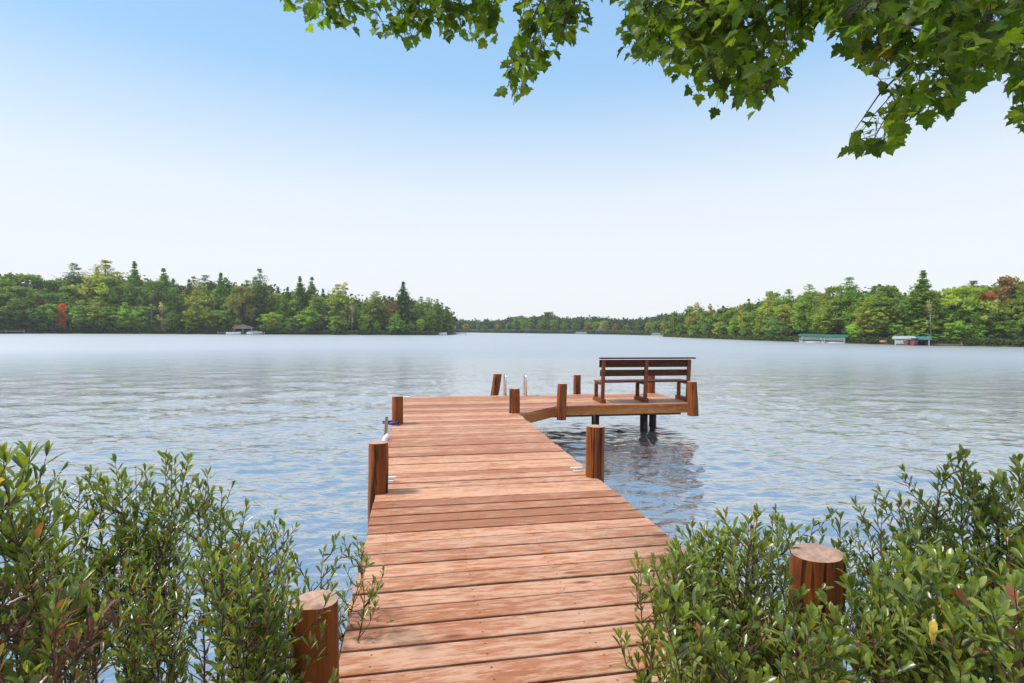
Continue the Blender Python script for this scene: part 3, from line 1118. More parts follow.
# ------------------------------------------------------------------ far shores: trees
QV = np.array([(-.5, 0, 0), (.5, 0, 0), (.5, 1, .12), (-.5, 1, -.12)], float)
QV2 = np.array([(-.5, .0, 0), (.0, -.15, .05), (.5, .1, 0), (.35, .85, .1), (-.1, 1.1, -.05), (-.6, .7, .05)], float)
QT2 = [np.array([(0, 1, 2, 3), (0, 3, 4, 5)])]


def cloud_mesh(name, P, out, size, seed, tone, flat=1.0):
    q = np.random.default_rng(seed)
    P = np.asarray(P); n = len(P)
    Nn = norm(np.asarray(out)) * .9 + q.normal(0, .55, (n, 3)) + np.array([0, 0, .35])
    D = q.normal(0, 1, (n, 3)); D[:, 2] *= flat
    D[:, 2] -= .15
    sz = size * q.uniform(.6, 1.35, n)
    return scatter(name, P, D, Nn, sz, q.uniform(.5, .9, n), QV2, QT2, tone, True)


def tones(q, n, base, hue=.25):
    t = q.uniform(.72, 1.28, (n, 1))
    h = q.normal(0, hue, (n, 1))
    c = np.array(base)[None] * t
    c = c * np.concatenate([1 + h * .45, 1 + h * .12, 1 - h * .2], 1)
    return np.clip(c, .004, .9)


def pine_proto(seed, h=1.0, spire=False):
    """unit-height white pine: level plumes of needles around a tall trunk"""
    q = np.random.default_rng(seed)
    P, O, T = [], [], []
    nw = 34 if spire else 24
    z = .12 if spire else .2
    zs = np.sort(np.clip(z + (.982 - z) * np.linspace(0, 1, nw) ** (.78 if spire else .9) + q.normal(0, .010, nw), z, .985))
    lims = []
    for i, zz in enumerate(zs):
        t = (zz - z) / (1 - z)
        if spire: rad = .185 * (1 - t) ** .95 + .004
        else: rad = .20 * (math.sin(math.pi * min(1, .18 + .80 * t)) ** .7) * (1.0 if t < .85 else .75) + .01
        nb = 6 if not spire else 7
        a0 = q.random() * 6.28
        for b in range(nb):
            if q.random() < (.22 if spire else .15): continue
            an = a0 + b * 6.28 / nb + q.normal(0, .25)
            L = rad * (q.uniform(.35, 1.5) if spire else q.uniform(.45, 1.35))
            rise = (.10 if not spire else -.12 + .5 * t) + q.normal(0, .08)
            lims.append((zz, an, L, rise))
            for s in np.linspace(.35, 1.0, 4):
                m = 8 if s > .5 else 5
                c = np.array([math.cos(an) * L * s, math.sin(an) * L * s, zz + L * s * rise])
                sp = np.array([.030, .030, .020]) * (1.0 if not spire else .8) * max(.3, min(1, 2.6 * (1 - t)))
                pp = c + q.normal(0, 1, (m, 3)) * sp
                P.append(pp); O.append(np.tile([math.cos(an) * .6, math.sin(an) * .6, .9], (m, 1)))
                T.append(tones(q, 1, (1, 1, 1))[0] * np.ones((m, 3)) * q.uniform(.85, 1.15, (m, 1)))
    P, O, T = np.concatenate(P), np.concatenate(O), np.concatenate(T)
    crown = cloud_mesh('crown', P, O, .036 * np.clip(2.6 * (1 - P[:, 2]), .34, 1), seed, T, .35)
    crown.materials.append(M['tree'])
    tr = MB()
    tr.tube([(0, 0, -.02), (.002, 0, .3), (-.003, .002, .65), (0, 0, .985)], [.016, .012, .008, .002], 7)
    for (zz, an, L, rise) in lims[::2]:
        tr.tube([(0, 0, zz - .005), (math.cos(an) * L * .8, math.sin(an) * L * .8, zz + L * .8 * rise)], [.0035, .001], 3, cap=False)
    return crown, tr.mesh('trunk')


def round_proto(seed, wide=.26, low=.22, tall=1.0):
    """unit-height broadleaf tree: leaf clumps on forking limbs"""
    q = np.random.default_rng(seed)
    P, O, T = [], [], []
    tr = MB()
    tr.tube([(0, 0, -.02), (.004, .003, .25), (-.006, 0, .5), (.004, 0, .8)], [.022, .017, .011, .003], 7)
    nc = 62
    for i in range(nc):
        zt = low + (1 - low) * q.random() ** .85
        t = (zt - low) / (1 - low)
        rad = wide * (math.sin(math.pi * (.12 + .80 * t)) ** .65) * q.uniform(.35, 1.08)
        an = q.random() * 6.28
        c = np.array([math.cos(an) * rad, math.sin(an) * rad, min(zt, .93)])
        cr = q.uniform(.045, .085)
        m = 42
        d = norm(q.normal(0, 1, (m, 3)))
        pp = c + d * cr * q.uniform(.45, 1.05, (m, 1)) * np.array([1.15, 1.15, .75])
        P.append(pp); O.append(d + np.array([0, 0, .4]))
        T.append(tones(q, 1, (1, 1, 1))[0] * np.ones((m, 3)) * q.uniform(.85, 1.15, (m, 1)))
        if i % 3 == 0:
            zb_ = max(.12, c[2] - rad * .9)
            tr.tube([(0, 0, zb_), (c[0] * .5, c[1] * .5, (zb_ + c[2]) / 2 + .02), tuple(c)], [.007, .004, .0015], 4, cap=False)
    P, O, T = np.concatenate(P), np.concatenate(O), np.concatenate(T)
    crown = cloud_mesh('crown', P, O, .032, seed, T, 1.0)
    crown.materials.append(M['tree'])
    return crown, tr.mesh('trunk')


def snag_proto(seed):
    q = np.random.default_rng(seed)
    tr = MB()
    tr.tube([(0, 0, -.02), (.01, 0, .5), (0, .005, 1.0)], [.017, .011, .003], 6)
    P, O, T = [], [], []
    for i in range(26):
        z = q.uniform(.35, .97); an = q.random() * 6.28; L = .17 * (1.15 - z)
        e = np.array([math.cos(an) * L, math.sin(an) * L, z + L * .7])
        tr.tube([(0, 0, z), tuple(e)], [.004, .001], 3, cap=False)
        m = 6
        P.append(e + q.normal(0, .018, (m, 3))); O.append(q.normal(0, 1, (m, 3))); T.append(np.ones((m, 3)) * q.uniform(.8, 1.2, (m, 1)))
    crown = cloud_mesh('crown', np.concatenate(P), np.concatenate(O), .026, seed, np.concatenate(T))
    crown.materials.append(M['tree'])
    return crown, tr.mesh('trunk')


PROTO = {
    'pine': [pine_proto(s) for s in (1, 2, 3, 4)],
    'spruce': [pine_proto(s, 1, True) for s in (11, 12, 13)],
    'broadleaf tree': [round_proto(s, w, l) for (s, w, l) in ((21, .30, .16), (22, .25, .2), (23, .36, .12), (24, .28, .10))],
    'bare tree': [snag_proto(s) for s in (31, 32)],
}
for k, lst in PROTO.items():
    for (c, t) in lst:
        t.materials.append(M['trunk'] if k != 'bare tree' else M['pale_trunk'])

PAL = {
    'dark green': (.035, .062, .018), 'deep green': (.045, .078, .018), 'mid green': (.060, .100, .022),
    'yellow green': (.082, .110, .024), 'olive': (.085, .092, .026), 'bright green': (.085, .145, .028),
    'blue green': (.045, .080, .034), 'russet': (.075, .050, .024), 'red': (.21, .052, .024), 'grey': (.13, .12, .085),
    'pale yellow': (.105, .105, .036), 'pink red': (.15, .055, .04),
}
NAMES = {'pine': 'pine_tree', 'spruce': 'spruce_tree', 'broadleaf tree': 'broadleaf_tree', 'bare tree': 'bare_tree'}
TREES = []


def tree(kind, color, p, h, wide=1.0, shore='left', row='front', label=None, lean=0.0, proto=None, sink=0.0):
    lst = PROTO[kind]
    c, t = lst[proto % len(lst)] if proto is not None else random.choice(lst)
    o = empty(NAMES[kind], (p.x, p.y, p.z - sink), random.uniform(0, 6.28))
    if lean:
        o.rotation_euler = (0, lean, 0)
    o.scale = (h * wide, h * wide, h)
    col = np.array(PAL[color]) * np.array([3.7, 3.5, 2.3]) * random.uniform(.8, 1.25)
    for nm, me in (('trunk', t), ('crown', c)):
        ch = bpy.data.objects.new(nm, me)
        COL.objects.link(ch)
        ch.parent = o
        ch.color = (col[0], col[1], col[2], 1)
    o['category'] = 'tree'
    o['group'] = 'trees along the %s shore' % shore
    if label: o['label'] = label
    u, v = to_px((p.x, p.y, p.z + h * .8))
    TREES.append(dict(o=o, kind=kind, color=color, u=u, shore=shore, row=row, label=label))
    return o


def row(prof, sky_prof, shore, rname, u0, u1, step, back, kinds, cols, frac, jit=.12, wide=(.85, 1.2), skip=()):
    us = [p[0] for p in sky_prof]; vs = [p[1] for p in sky_prof]
    u = u0
    while u < u1:
        uu = u + random.uniform(-.3, .3) * step
        b = back + random.uniform(-.25, .25) * back
        p = shore_pt(prof, uu, b)
        vt = float(np.interp(uu, us, vs))
        top = at(uu, vt, p.y).z
        fr = frac * random.uniform(1 - jit, 1 + jit * .3)
        h = max(1.5, (top - p.z) * fr)
        kd = random.choice(kinds)
        # wood of wide trees is lower
        tree(kd, random.choice(cols), p, h, random.uniform(*wide) * (1.0 if kd != 'spruce' else .95), shore, rname)
        u += step * random.uniform(.75, 1.3)


SKL = [(-260, 262), (-60, 268), (0, 269), (30, 273), (60, 276), (85, 272), (100, 265), (110, 264), (120, 272), (150, 274), (180, 278), (220, 277), (250, 276), (275, 281), (290, 284), (325, 291), (340, 287), (360, 297), (385, 294), (415, 298), (430, 299), (441, 302), (448, 307), (455, 318)]
SKR = [(655, 318), (664, 316), (672, 312), (680, 309), (700, 305), (720, 303), (740, 302), (760, 298), (775, 293), (800, 292), (823, 289), (847, 281), (888, 283), (905, 287), (930, 289), (945, 288), (966, 283), (1002, 277), (1024, 276), (1150, 262), (1320, 250)]
SKF = [(430, 321), (458, 320), (500, 320), (513, 316), (530, 317), (549, 314), (561, 318), (600, 316.5), (619, 320), (645, 319), (660, 315), (700, 312)]
P_, S_, B_, N_ = 'pine', 'spruce', 'broadleaf tree', 'bare tree'

# left shore, far left is broadleaf, the rest mixed pine
row(LEFT, SKL, 'left', 'back', -70, 95, 16, 22, [B_, B_, P_], ['deep green', 'mid green', 'dark green'], .97, .08, (.9, 1.2))
row(LEFT, SKL, 'left', 'back', 100, 452, 10, 22, [P_, P_, S_, S_], ['deep green', 'dark green', 'olive', 'mid green'], 1.02, .16, (.8, 1.1))
row(LEFT, SKL, 'left', 'middle', -60, 90, 15, 11, [B_, B_, B_], ['mid green', 'deep green', 'blue green'], .80, .15, (1.0, 1.3))
row(LEFT, SKL, 'left', 'middle', 92, 448, 13, 10, [P_, P_, B_, P_], ['yellow green', 'mid green', 'olive', 'deep green', 'yellow green'], .86, .22, (.85, 1.15))
row(LEFT, SKL, 'left', 'front', -50, 56, 18, 4.5, [B_], ['blue green', 'mid green'], .45, .25, (1.2, 1.7))
row(LEFT, SKL, 'left', 'front', 82, 150, 13, 3.5, [B_, P_], ['yellow green', 'mid green', 'bright green'], .5, .35, (1.2, 1.6))
row(LEFT, SKL, 'left', 'front', 174, 226, 13, 3.5, [B_, P_], ['mid green', 'yellow green', 'bright green'], .50, .3, (1.1, 1.5))
row(LEFT, SKL, 'left', 'front', 266, 446, 14, 3.5, [B_, P_, B_], ['mid green', 'yellow green', 'bright green', 'deep green', 'olive'], .50, .35, (1.1, 1.5))


def special(kind, color, prof, u, vtop, back, shore, label, wide=1.0, lean=0.0, proto=None, rname='special'):
    p = shore_pt(prof, u, back)
    h = at(u, vtop, p.y).z - p.z
    return tree(kind, color, p, h, wide, shore, rname, label, lean, proto)


special(P_, 'dark green', LEFT, 75, 263, 20, 'left', 'dark round topped pine rising alone above the broadleaf trees on the left shore', .9, 0, 1)
special(P_, 'olive', LEFT, 106, 260, 14, 'left', 'big broad olive pine right of the red maple, tallest crown there', 1.25, 0, 0)
special(S_, 'deep green', LEFT, 135, 261, 16, 'left', 'pointed spruce just right of the big olive pine', .9, 0, 0)
special(S_, 'deep green', LEFT, 164, 267, 14, 'left', 'pointed spruce above the pale bare trunk on the left shore', 1.0, 0, 1)
special(S_, 'mid green', LEFT, 221, 272, 14, 'left', 'pointed spruce above the left end of the boathouse', .9, 0, 2)
special(P_, 'dark green', LEFT, 260, 268, 9, 'left', 'slim dark pine with a clear trunk standing right of the boathouse', .62, 0, 2)
special(S_, 'deep green', LEFT, 300, 276, 12, 'left', 'left one of two close pointed spruces right of the boathouse', .95, 0, 0)
special(S_, 'deep green', LEFT, 312, 276, 13, 'left', 'right one of two close pointed spruces right of the boathouse', .9, 0, 1)
special(P_, 'yellow green', LEFT, 338, 284, 9, 'left', 'wide layered yellow green pine midway between boathouse and point', 1.15, 0, 3)
special(N_, 'grey', LEFT, 345, 282, 8, 'left', 'thin leafless grey tree beside the wide yellow green pine', .9, 0, 0)
special(P_, 'yellow green', LEFT, 376, 291, 8, 'left', 'spreading yellow green pine left of the tall spruce near the point', 1.2, 0, 1)
special(P_, 'russet', LEFT, 392, 297, 7, 'left', 'dull russet brown pine left of the tall spruce near the point', .8, 0, 2)
special(S_, 'dark green', LEFT, 403, 281, 9, 'left', 'tall dark spruce standing highest near the point', 1.05, 0, 2)
special(S_, 'bright green', LEFT, 397, 311, 2.5, 'left', 'small neat bright green cone shaped tree at the waterline near the point', 1.75, 0, 0)
special(P_, 'deep green', LEFT, 437, 299, 6, 'left', 'dark pine on the tip of the left point', .8, 0, 0)
special(S_, 'deep green', LEFT, 447, 306, 4, 'left', 'last small spruce on the tip of the left point', 1.2, 0, 1)
special(B_, 'red', LEFT, 62, 303, 3.5, 'left', 'red leaved maple by the lawn on the left shore', .5, 0, 3)
special(B_, 'russet', LEFT, 42, 298, 5, 'left', 'rust tinged tree left of the red maple', .75, 0, 1)
special(B_, 'bright green', LEFT, 51, 303, 3.2, 'left', 'small green tree directly left of the red maple', 1.1, 0, 0)
special(N_, 'grey', LEFT, 162, 302, 2.5, 'left', 'pale leafless tree trunk at the water left of the boathouse', 1.0, 0, 1)
special(N_, 'grey', LEFT, 152, 304, 5, 'left', 'grey twiggy bare tree left of the pale bare trunk', 1.6, 0, 0)
special(B_, 'olive', LEFT, 243, 285, 6, 'left', 'olive tree directly behind the boathouse', .9, 0, 2)
special(B_, 'pale yellow', LEFT, 271, 318, 2.5, 'left', 'low yellowish tree at the waterline right of the boathouse', 1.5, 0, 1)
special(N_, 'grey', LEFT, 352, 305, 3, 'left', 'pale dead tree at the waterline under the yellow green pine', .9, 0, 1)

# right shore
row(RIGHT, SKR, 'right', 'back', 664, 835, 9.5, 13, [B_, P_, P_, B_], ['mid green', 'deep green', 'olive', 'yellow green'], 1.03, .2, (.75, 1.05))
row(RIGHT, SKR, 'right', 'back', 838, 1090, 17, 13, [B_, B_, P_], ['deep green', 'mid green', 'dark green'], .98, .06, (.9, 1.2))
row(RIGHT, SKR, 'right', 'middle', 668, 830, 11, 6, [B_, B_, P_], ['yellow green', 'mid green', 'olive', 'deep green'], .80, .15, (.9, 1.25))
row(RIGHT, SKR, 'right', 'middle', 836, 1080, 16, 6.5, [B_, B_, P_], ['deep green', 'mid green', 'yellow green'], .76, .15, (.95, 1.3))
row(RIGHT, SKR, 'right', 'front', 670, 790, 12, 2.5, [B_], ['yellow green', 'bright green', 'mid green', 'blue green'], .48, .3, (1.1, 1.5))
row(RIGHT, SKR, 'right', 'front', 855, 1080, 18, 3.5, [B_], ['yellow green', 'mid green', 'bright green'], .42, .3, (1.2, 1.6))
special(P_, 'olive', RIGHT, 770, 291, 9, 'right', 'irregular olive pine rising above its row left of the green boat lifts', .9, 0, 0)
special(S_, 'dark green', RIGHT, 748, 298, 9, 'right', 'thin spiky spruce far left of the green boat lifts', 1.0, 0, 1)
special(N_, 'grey', RIGHT, 697, 302, 9, 'right', 'grey leafless tree at the left end of the right shore', 1.3, 0, 0)
special(P_, 'mid green', RIGHT, 808, 284, 8, 'right', 'tall mid green pine behind the left green boat lift', 1.0, 0, 1)
special(P_, 'yellow green', RIGHT, 826, 301, 3.5, 'right', 'yellow green pine directly behind the green boat lifts', 1.25, 0, 2)
special(P_, 'deep green', RIGHT, 848, 277, 8, 'right', 'high dark pine right of the green boat lifts', 1.0, 0, 3)
special(P_, 'yellow green', RIGHT, 878, 291, 3.5, 'right', 'wide layered yellow green pine reaching down to the water', 1.45, 0, 1)
special(P_, 'pale yellow', RIGHT, 864, 302, 3, 'right', 'pale yellow branched pine left of the layered green pine', .9, 0, 0)
special(S_, 'deep green', RIGHT, 918, 270, 5, 'right', 'tall spruce with a leaning bent top behind the teal boat lift', 1.25, .05, 0)
special(N_, 'grey', RIGHT, 931, 300, 2.2, 'right', 'slanting pale bare trunk right of the teal boat lift', .8, -.06, 1)
special(B_, 'yellow green', RIGHT, 962, 286, 6, 'right', 'large rounded yellow green tree right of the tall spruce', 1.25, 0, 2)
special(B_, 'bright green', RIGHT, 956, 320, 2.5, 'right', 'small bright yellowish tree at the waterline right of the teal boat lift', 1.5, 0, 0)
special(B_, 'pink red', RIGHT, 986, 290, 7.5, 'right', 'pinkish red maple showing between green crowns on the right shore', .6, 0, 1)
special(P_, 'dark green', RIGHT, 972, 280, 12, 'right', 'dark flat topped pine behind the rounded yellow green tree', 1.1, 0, 2)
special(B_, 'russet', RIGHT, 1006, 275, 9, 'right', 'tree with reddish top edge near the right frame', .7, 0, 3)

# far shore
row(FAR, SKF, 'far', 'back', 440, 690, 11, 40, [B_, B_, P_], ['blue green', 'deep green', 'mid green'], 1.0, .08, (1.1, 1.5))
row(FAR, SKF, 'far', 'front', 452, 672, 10, 12, [B_, B_, P_], ['blue green', 'mid green', 'deep green', 'olive'], .78, .2, (1.2, 1.7))
special(B_, 'dark green', FAR, 549, 311.5, 25, 'far', 'dark rounded tree rising above the far shore woods', 1.3, 0, 1)

# labels by place among their own kind, read along the shore
LANDMARK = {
    'left': [(62, 'the red maple'), (243, 'the boathouse'), (403, 'the tall dark spruce')],
    'right': [(822, 'the green boat lifts'), (918, 'the tall leaning spruce'), (986, 'the pinkish red maple')],
    'far': [(549, 'the rounded dark far tree')],
}
ORD = ['nearest', 'second', 'third', 'fourth', 'fifth', 'sixth', 'seventh', 'eighth', 'ninth', 'tenth', 'eleventh', 'twelfth', 'thirteenth', 'fourteenth', 'fifteenth', 'sixteenth', 'seventeenth', 'eighteenth', 'nineteenth', 'twentieth']
buckets = {}
for t in TREES:
    if t['label']: continue
    lm = min(LANDMARK[t['shore']], key=lambda l: abs(l[0] - t['u']))
    side = 'left' if t['u'] < lm[0] else 'right'
    t['lm'] = lm
    buckets.setdefault((t['shore'], lm[1], side, t['row'], t['kind'], t['color']), []).append(t)
ROWW = {'front': 'front row', 'middle': 'middle row', 'back': 'skyline row'}
for (shore, lm, side, rw, kind, color), lst in buckets.items():
    lst.sort(key=lambda t: abs(t['u'] - t['lm'][0]))
    for i, t in enumerate(lst):
        n_ = '' if len(lst) == 1 else ORD[min(i, 19)] + ' '
        t['o']['label'] = '%s%s %s, %s, %s of %s' % (n_, color, kind, ROWW[rw], side, lm)

# woods massed behind, and undergrowth along the waterlines
def woods(name, label, prof, sky_prof, u0, u1, back, n, base, size, frac):
    q = np.random.default_rng(int(abs(u0) + n))
    P, O, T = [], [], []
    us = [p[0] for p in sky_prof]; vs = [p[1] for p in sky_prof]
    for i in range(n):
        u = q.uniform(u0, u1)
        b = back + q.uniform(-.2, .2) * back
        p = shore_pt(prof, u, b)
        top = at(u, float(np.interp(u, us, vs)), p.y).z
        hh = (top - p.z) * frac * (.82 + .18 * math.sin(u * .9) * math.sin(u * .37))
        z = p.z + hh * q.random() ** .8
        m = 14
        P.append(np.array([p.x, p.y, z]) + q.normal(0, 1, (m, 3)) * np.array([.9, .9, .55]) * size * 1.3)
        O.append(np.tile([-p.x / p.y * .3, -.6, .7], (m, 1)))
        T.append(tones(q, 1, base)[0] * np.ones((m, 3)) * q.uniform(.8, 1.2, (m, 1)))
    me = cloud_mesh(name, np.concatenate(P), np.concatenate(O), size, n, np.concatenate(T))
    o = link_mesh(name, me, M['tree'])
    o.color = (1, 1, 1, 1)
    tag(o, label, 'woods', None, 'stuff')


woods('woods', 'dim woods massed behind the left shore trees', LEFT, SKL, -90, 452, 30, 3400, (.05, .08, .022), 1.0, .93)
woods('woods', 'dim woods massed behind the right shore trees', RIGHT, SKR, 664, 1110, 18, 2600, (.04, .065, .02), .7, .88)
woods('woods', 'blue green woods massed along the far shore', FAR, SKF, 425, 695, 48, 2600, (.042, .075, .03), 1.1, .9)
FLAT = [(-300, 322), (456, 327)]
woods('undergrowth', 'low bushes along the left waterline', LEFT, [(-260, 321), (0, 322), (240, 325), (456, 329)], -60, 452, 1.8, 2600, (.065, .095, .025), .34, .5)
woods('undergrowth', 'low bushes along the right waterline', RIGHT, [(664, 331), (800, 333), (1024, 336), (1200, 338)], 664, 1090, 1.4, 2600, (.07, .10, .025), .26, .5)
woods('undergrowth', 'low bushes along the far waterline', FAR, [(430, 329), (700, 331)], 430, 695, 4, 900, (.05, .08, .03), .6, .6)

# ------------------------------------------------------------------ boathouse, docks, lifts, boats
def local(prof, u, off):
    """empty-ready point off metres from the waterline (negative = in the water), facing the camera"""
    p = shore_pt(prof, u, off)
    return Vector((p.x, p.y, 0)), math.atan2(-p.x, p.y)


def gable(mb, cx, cy, z, w, d, rise, th=.12, over=.3, mat=0):
    w2, d2 = w / 2 + over, d / 2 + over
    for s in (-1, 1):
        mb.add([(cx, cy - d2, z + rise), (cx, cy + d2, z + rise), (cx + s * w2, cy + d2, z), (cx + s * w2, cy - d2, z),
                (cx, cy - d2, z + rise + th), (cx, cy + d2, z + rise + th), (cx + s * w2, cy + d2, z + th), (cx + s * w2, cy - d2, z + th)],
               [(0, 1, 2, 3), (4, 7, 6, 5), (0, 3, 7, 4), (1, 5, 6, 2), (2, 6, 7, 3), (0, 4, 5, 1)], mat)


def small_boat(p, rz, label, L=5.0, hull='white', cover=None, group='boats moored along the shores'):
    o = empty('motor_boat', p, rz)
    tag(o, label, 'boat', group)
    n = 9
    vs, fs = [], []
    for i in range(n):
        t = i / (n - 1)
        w = .95 * (1 - max(0, (t - .45) / .55) ** 2.2) * (1 if t > .02 else .96)
        w = max(w, .03)
        x = -L / 2 + L * t
        up = .18 * t ** 2
        vs += [(x, -w, .75 + up), (x, -w * .75, .1 + up * .6), (x, 0, -.12 + up), (x, w * .75, .1 + up * .6), (x, w, .75 + up), (x, w * .86, .78 + up), (x, -w * .86, .78 + up)]
    for i in range(n - 1):
        for k in range(7):
            fs.append((i * 7 + k, (i + 1) * 7 + k, (i + 1) * 7 + (k + 1) % 7, i * 7 + (k + 1) % 7))
    fs.append(tuple(range(7)))
    mb = MB(); mb.add(vs, fs, 0)
    mb.build('hull', M[hull], o)
    if cover:
        mb = MB()
        mb.add([(-L * .45, -.85, .8), (L * .25, -.8, .85), (L * .25, .8, .85), (-L * .45, .85, .8), (-L * .4, -.4, 1.25), (L * .15, -.35, 1.25), (L * .15, .35, 1.25), (-L * .4, .4, 1.25)],
               [(0, 1, 5, 4), (1, 2, 6, 5), (2, 3, 7, 6), (3, 0, 4, 7), (4, 5, 6, 7)])
        mb.build('cover', M[cover], o)
    else:
        mb = MB()
        mb.beam((L * .12, -.7, .8), (L * .02, -.6, 1.2), .04, .5)
        mb.beam((L * .12, .7, .8), (L * .02, .6, 1.2), .04, .5)
        mb.box((L * .06, 0, 1.02), (.05, 1.2, .42))
        mb.build('windscreen', M['glass'], o)
    mb = MB()
    mb.box((-L / 2 - .2, 0, .75), (.35, .3, .5), None, 0, .5, .05)
    mb.box((-L / 2 - .2, 0, .25), (.15, .1, .6))
    mb.build('outboard_motor', M['glass'], o)
    return o


def pontoon(p, rz, label, L=6.2):
    o = empty('pontoon_boat', p, rz)
    tag(o, label, 'boat', 'boats moored along the shores')
    for s in (-1, 1):
        mb = MB()
        mb.tube([(-L / 2, s * .85, .12), (L / 2 - .6, s * .85, .12), (L / 2 - .2, s * .85, .2), (L / 2, s * .85, .3)], [.3, .3, .2, .05], 10)
        mb.build('pontoon', M['alu'], o)
    mb = MB(); mb.box((0, 0, .5), (L - .5, 2.4, .08)); mb.build('deck', M['grey_wood'], o)
    mb = MB()
    for s in (-1, 1):
        mb.box((0, s * 1.17, .9), (L - 1.0, .05, .66))
    mb.box((-L / 2 + .55, 0, .9), (.05, 2.2, .66)); mb.box((L / 2 - .55, 0, .9), (.05, 2.2, .66))
    mb.build('side_panel', M['grey_canvas'], o)
    mb = MB()
    for x in (-1.6, 1.2):
        mb.box((x, -.75, .78), (1.4, .6, .4)); mb.box((x, .75, .78), (1.4, .6, .4))
    mb.build('seats', M['grey_canvas'], o)
    return o


def boat_lift(p, rz, label, canvas, L=7.0, w=3.2, hgt=2.1):
    o = empty('boat_lift', p, rz)
    tag(o, label, 'boat lift', 'covered boat lifts on the right shore')
    for x in (-L * .36, L * .36):
        for y in (-w / 2 + .1, w / 2 - .1):
            mb = MB(); mb.box((x, y, hgt / 2 - .4), (.12, .12, hgt + .8)); mb.build('post', M['alu'], o)
    mb = MB()
    for y in (-w / 2 + .1, w / 2 - .1): mb.box((0, y, hgt), (L * .8, .08, .08))
    for x in (-L * .36, L * .36): mb.box((x, 0, .1), (.1, w - .3, .1))
    mb.build('frame', M['alu'], o)
    mb = MB()
    sec = [(-w / 2, hgt - .15), (-w / 2, hgt + .02), (-w * .3, hgt + .32), (0, hgt + .42), (w * .3, hgt + .32), (w / 2, hgt + .02), (w / 2, hgt - .15)]
    vs, fs = [], []
    for x in (-L / 2, -L / 2 + .25, L / 2 - .25, L / 2):
        sc = .93 if abs(x) == L / 2 else 1
        for (y, z) in sec: vs.append((x, y, z if sc == 1 else min(z, hgt + .2)))
    for i in range(3):
        for k in range(6): fs.append((i * 7 + k, i * 7 + k + 1, (i + 1) * 7 + k + 1, (i + 1) * 7 + k))
    fs.append(tuple(range(7))); fs.append(tuple(range(27, 20, -1)))
    mb.add(vs, fs, 0)
    mb.build('canopy', M[canvas], o)
    return o


def far_dock(p, rz, label, L, w, mat='grey_wood', z=.55, along=False):
    o = empty('shore_dock', p, rz)
    tag(o, label, 'dock', 'small docks along the shores')
    mb = MB()
    n = max(3, int(L / .5))
    for i in range(n):
        mb.box((-L / 2 + L * (i + .5) / n, 0, z), (L / n - .03, w, .08))
    mb.build('deck_boards', M[mat], o)
    mb = MB()
    for s in (-1, 1): mb.box((0, s * (w / 2 + .03), z - .07), (L, .05, .2))
    mb.build('fascia', M[mat], o)
    for x in np.linspace(-L / 2 + .2, L / 2 - .2, max(2, int(L / 2.5))):
        for s in (-1, 1):
            mb = MB(); mb.tube([(x, s * w / 2, -1), (x, s * w / 2, z + .35)], .08, 6); mb.build('post', M[mat], o)
    return o


# left boathouse
p, rz = local(LEFT, 243, .5)
bh = empty('boathouse', p, rz)
tag(bh, 'open sided boathouse with a tan gable roof at the left waterline', 'boathouse')
mb = MB(); gable(mb, 0, 0, 2.1, 5.4, 5.0, .95, .18, .35); mb.build('roof', M['tan_roof'], bh)
for x in (-2.5, 0, 2.5):
    for y in (-2.3, 2.3):
        mb = MB(); mb.box((x, y, 1.05), (.22, .22, 2.1)); mb.build('post', M['tan_roof'], bh)
mb = MB(); mb.box((0, -2.3, 2.02), (5.2, .12, .24)); mb.box((0, 2.3, 2.02), (5.2, .12, .24)); mb.build('beam', M['tan_roof'], bh)
mb = MB(); mb.add([(-2.6, -2.36, 2.16), (2.6, -2.36, 2.16), (0, -2.36, 3.0), (-2.6, -2.28, 2.16), (2.6, -2.28, 2.16), (0, -2.28, 3.0)],
                  [(0, 1, 2), (5, 4, 3), (0, 3, 4, 1)]); mb.build('gable_end', M['wall_paint'], bh)
mb = MB(); mb.box((0, 0, .42), (6.0, 5.6, .12)); mb.build('floor', M['grey_wood'], bh)
small_boat(p + Vector((-1.2, -3.6, -.05)), rz, 'small white motor boat in front of the left boathouse', 4.2, 'white')
p2, rz2 = local(LEFT, 254.5, -1.0)
small_boat(p2, rz2, 'motor boat under a blue cover right of the left boathouse', 4.6, 'white', 'blue_canvas')
p2, rz2 = local(LEFT, 228, -.8)
far_dock(p2, rz2, 'low grey dock extending left from the boathouse', 6.0, 1.8)
p2, rz2 = local(LEFT, 259, -.6)
far_dock(p2, rz2, 'short grey dock right of the boathouse', 3.6, 1.8)
p2, rz2 = local(LEFT, 6, -1.2)
far_dock(p2, rz2, 'pale grey dock at the far left edge of the lake', 8.0, 2.0, 'grey_wood', .8)
p2, rz2 = local(LEFT, 452, -2.5)
far_dock(p2, rz2, 'long low grey dock off the tip of the left point', 11.0, 2.0, 'grey_wood', .7)
p2, rz2 = local(LEFT, 440, -.5)
small_boat(p2, rz2, 'white motor boat moored under the left point', 5.0, 'white')
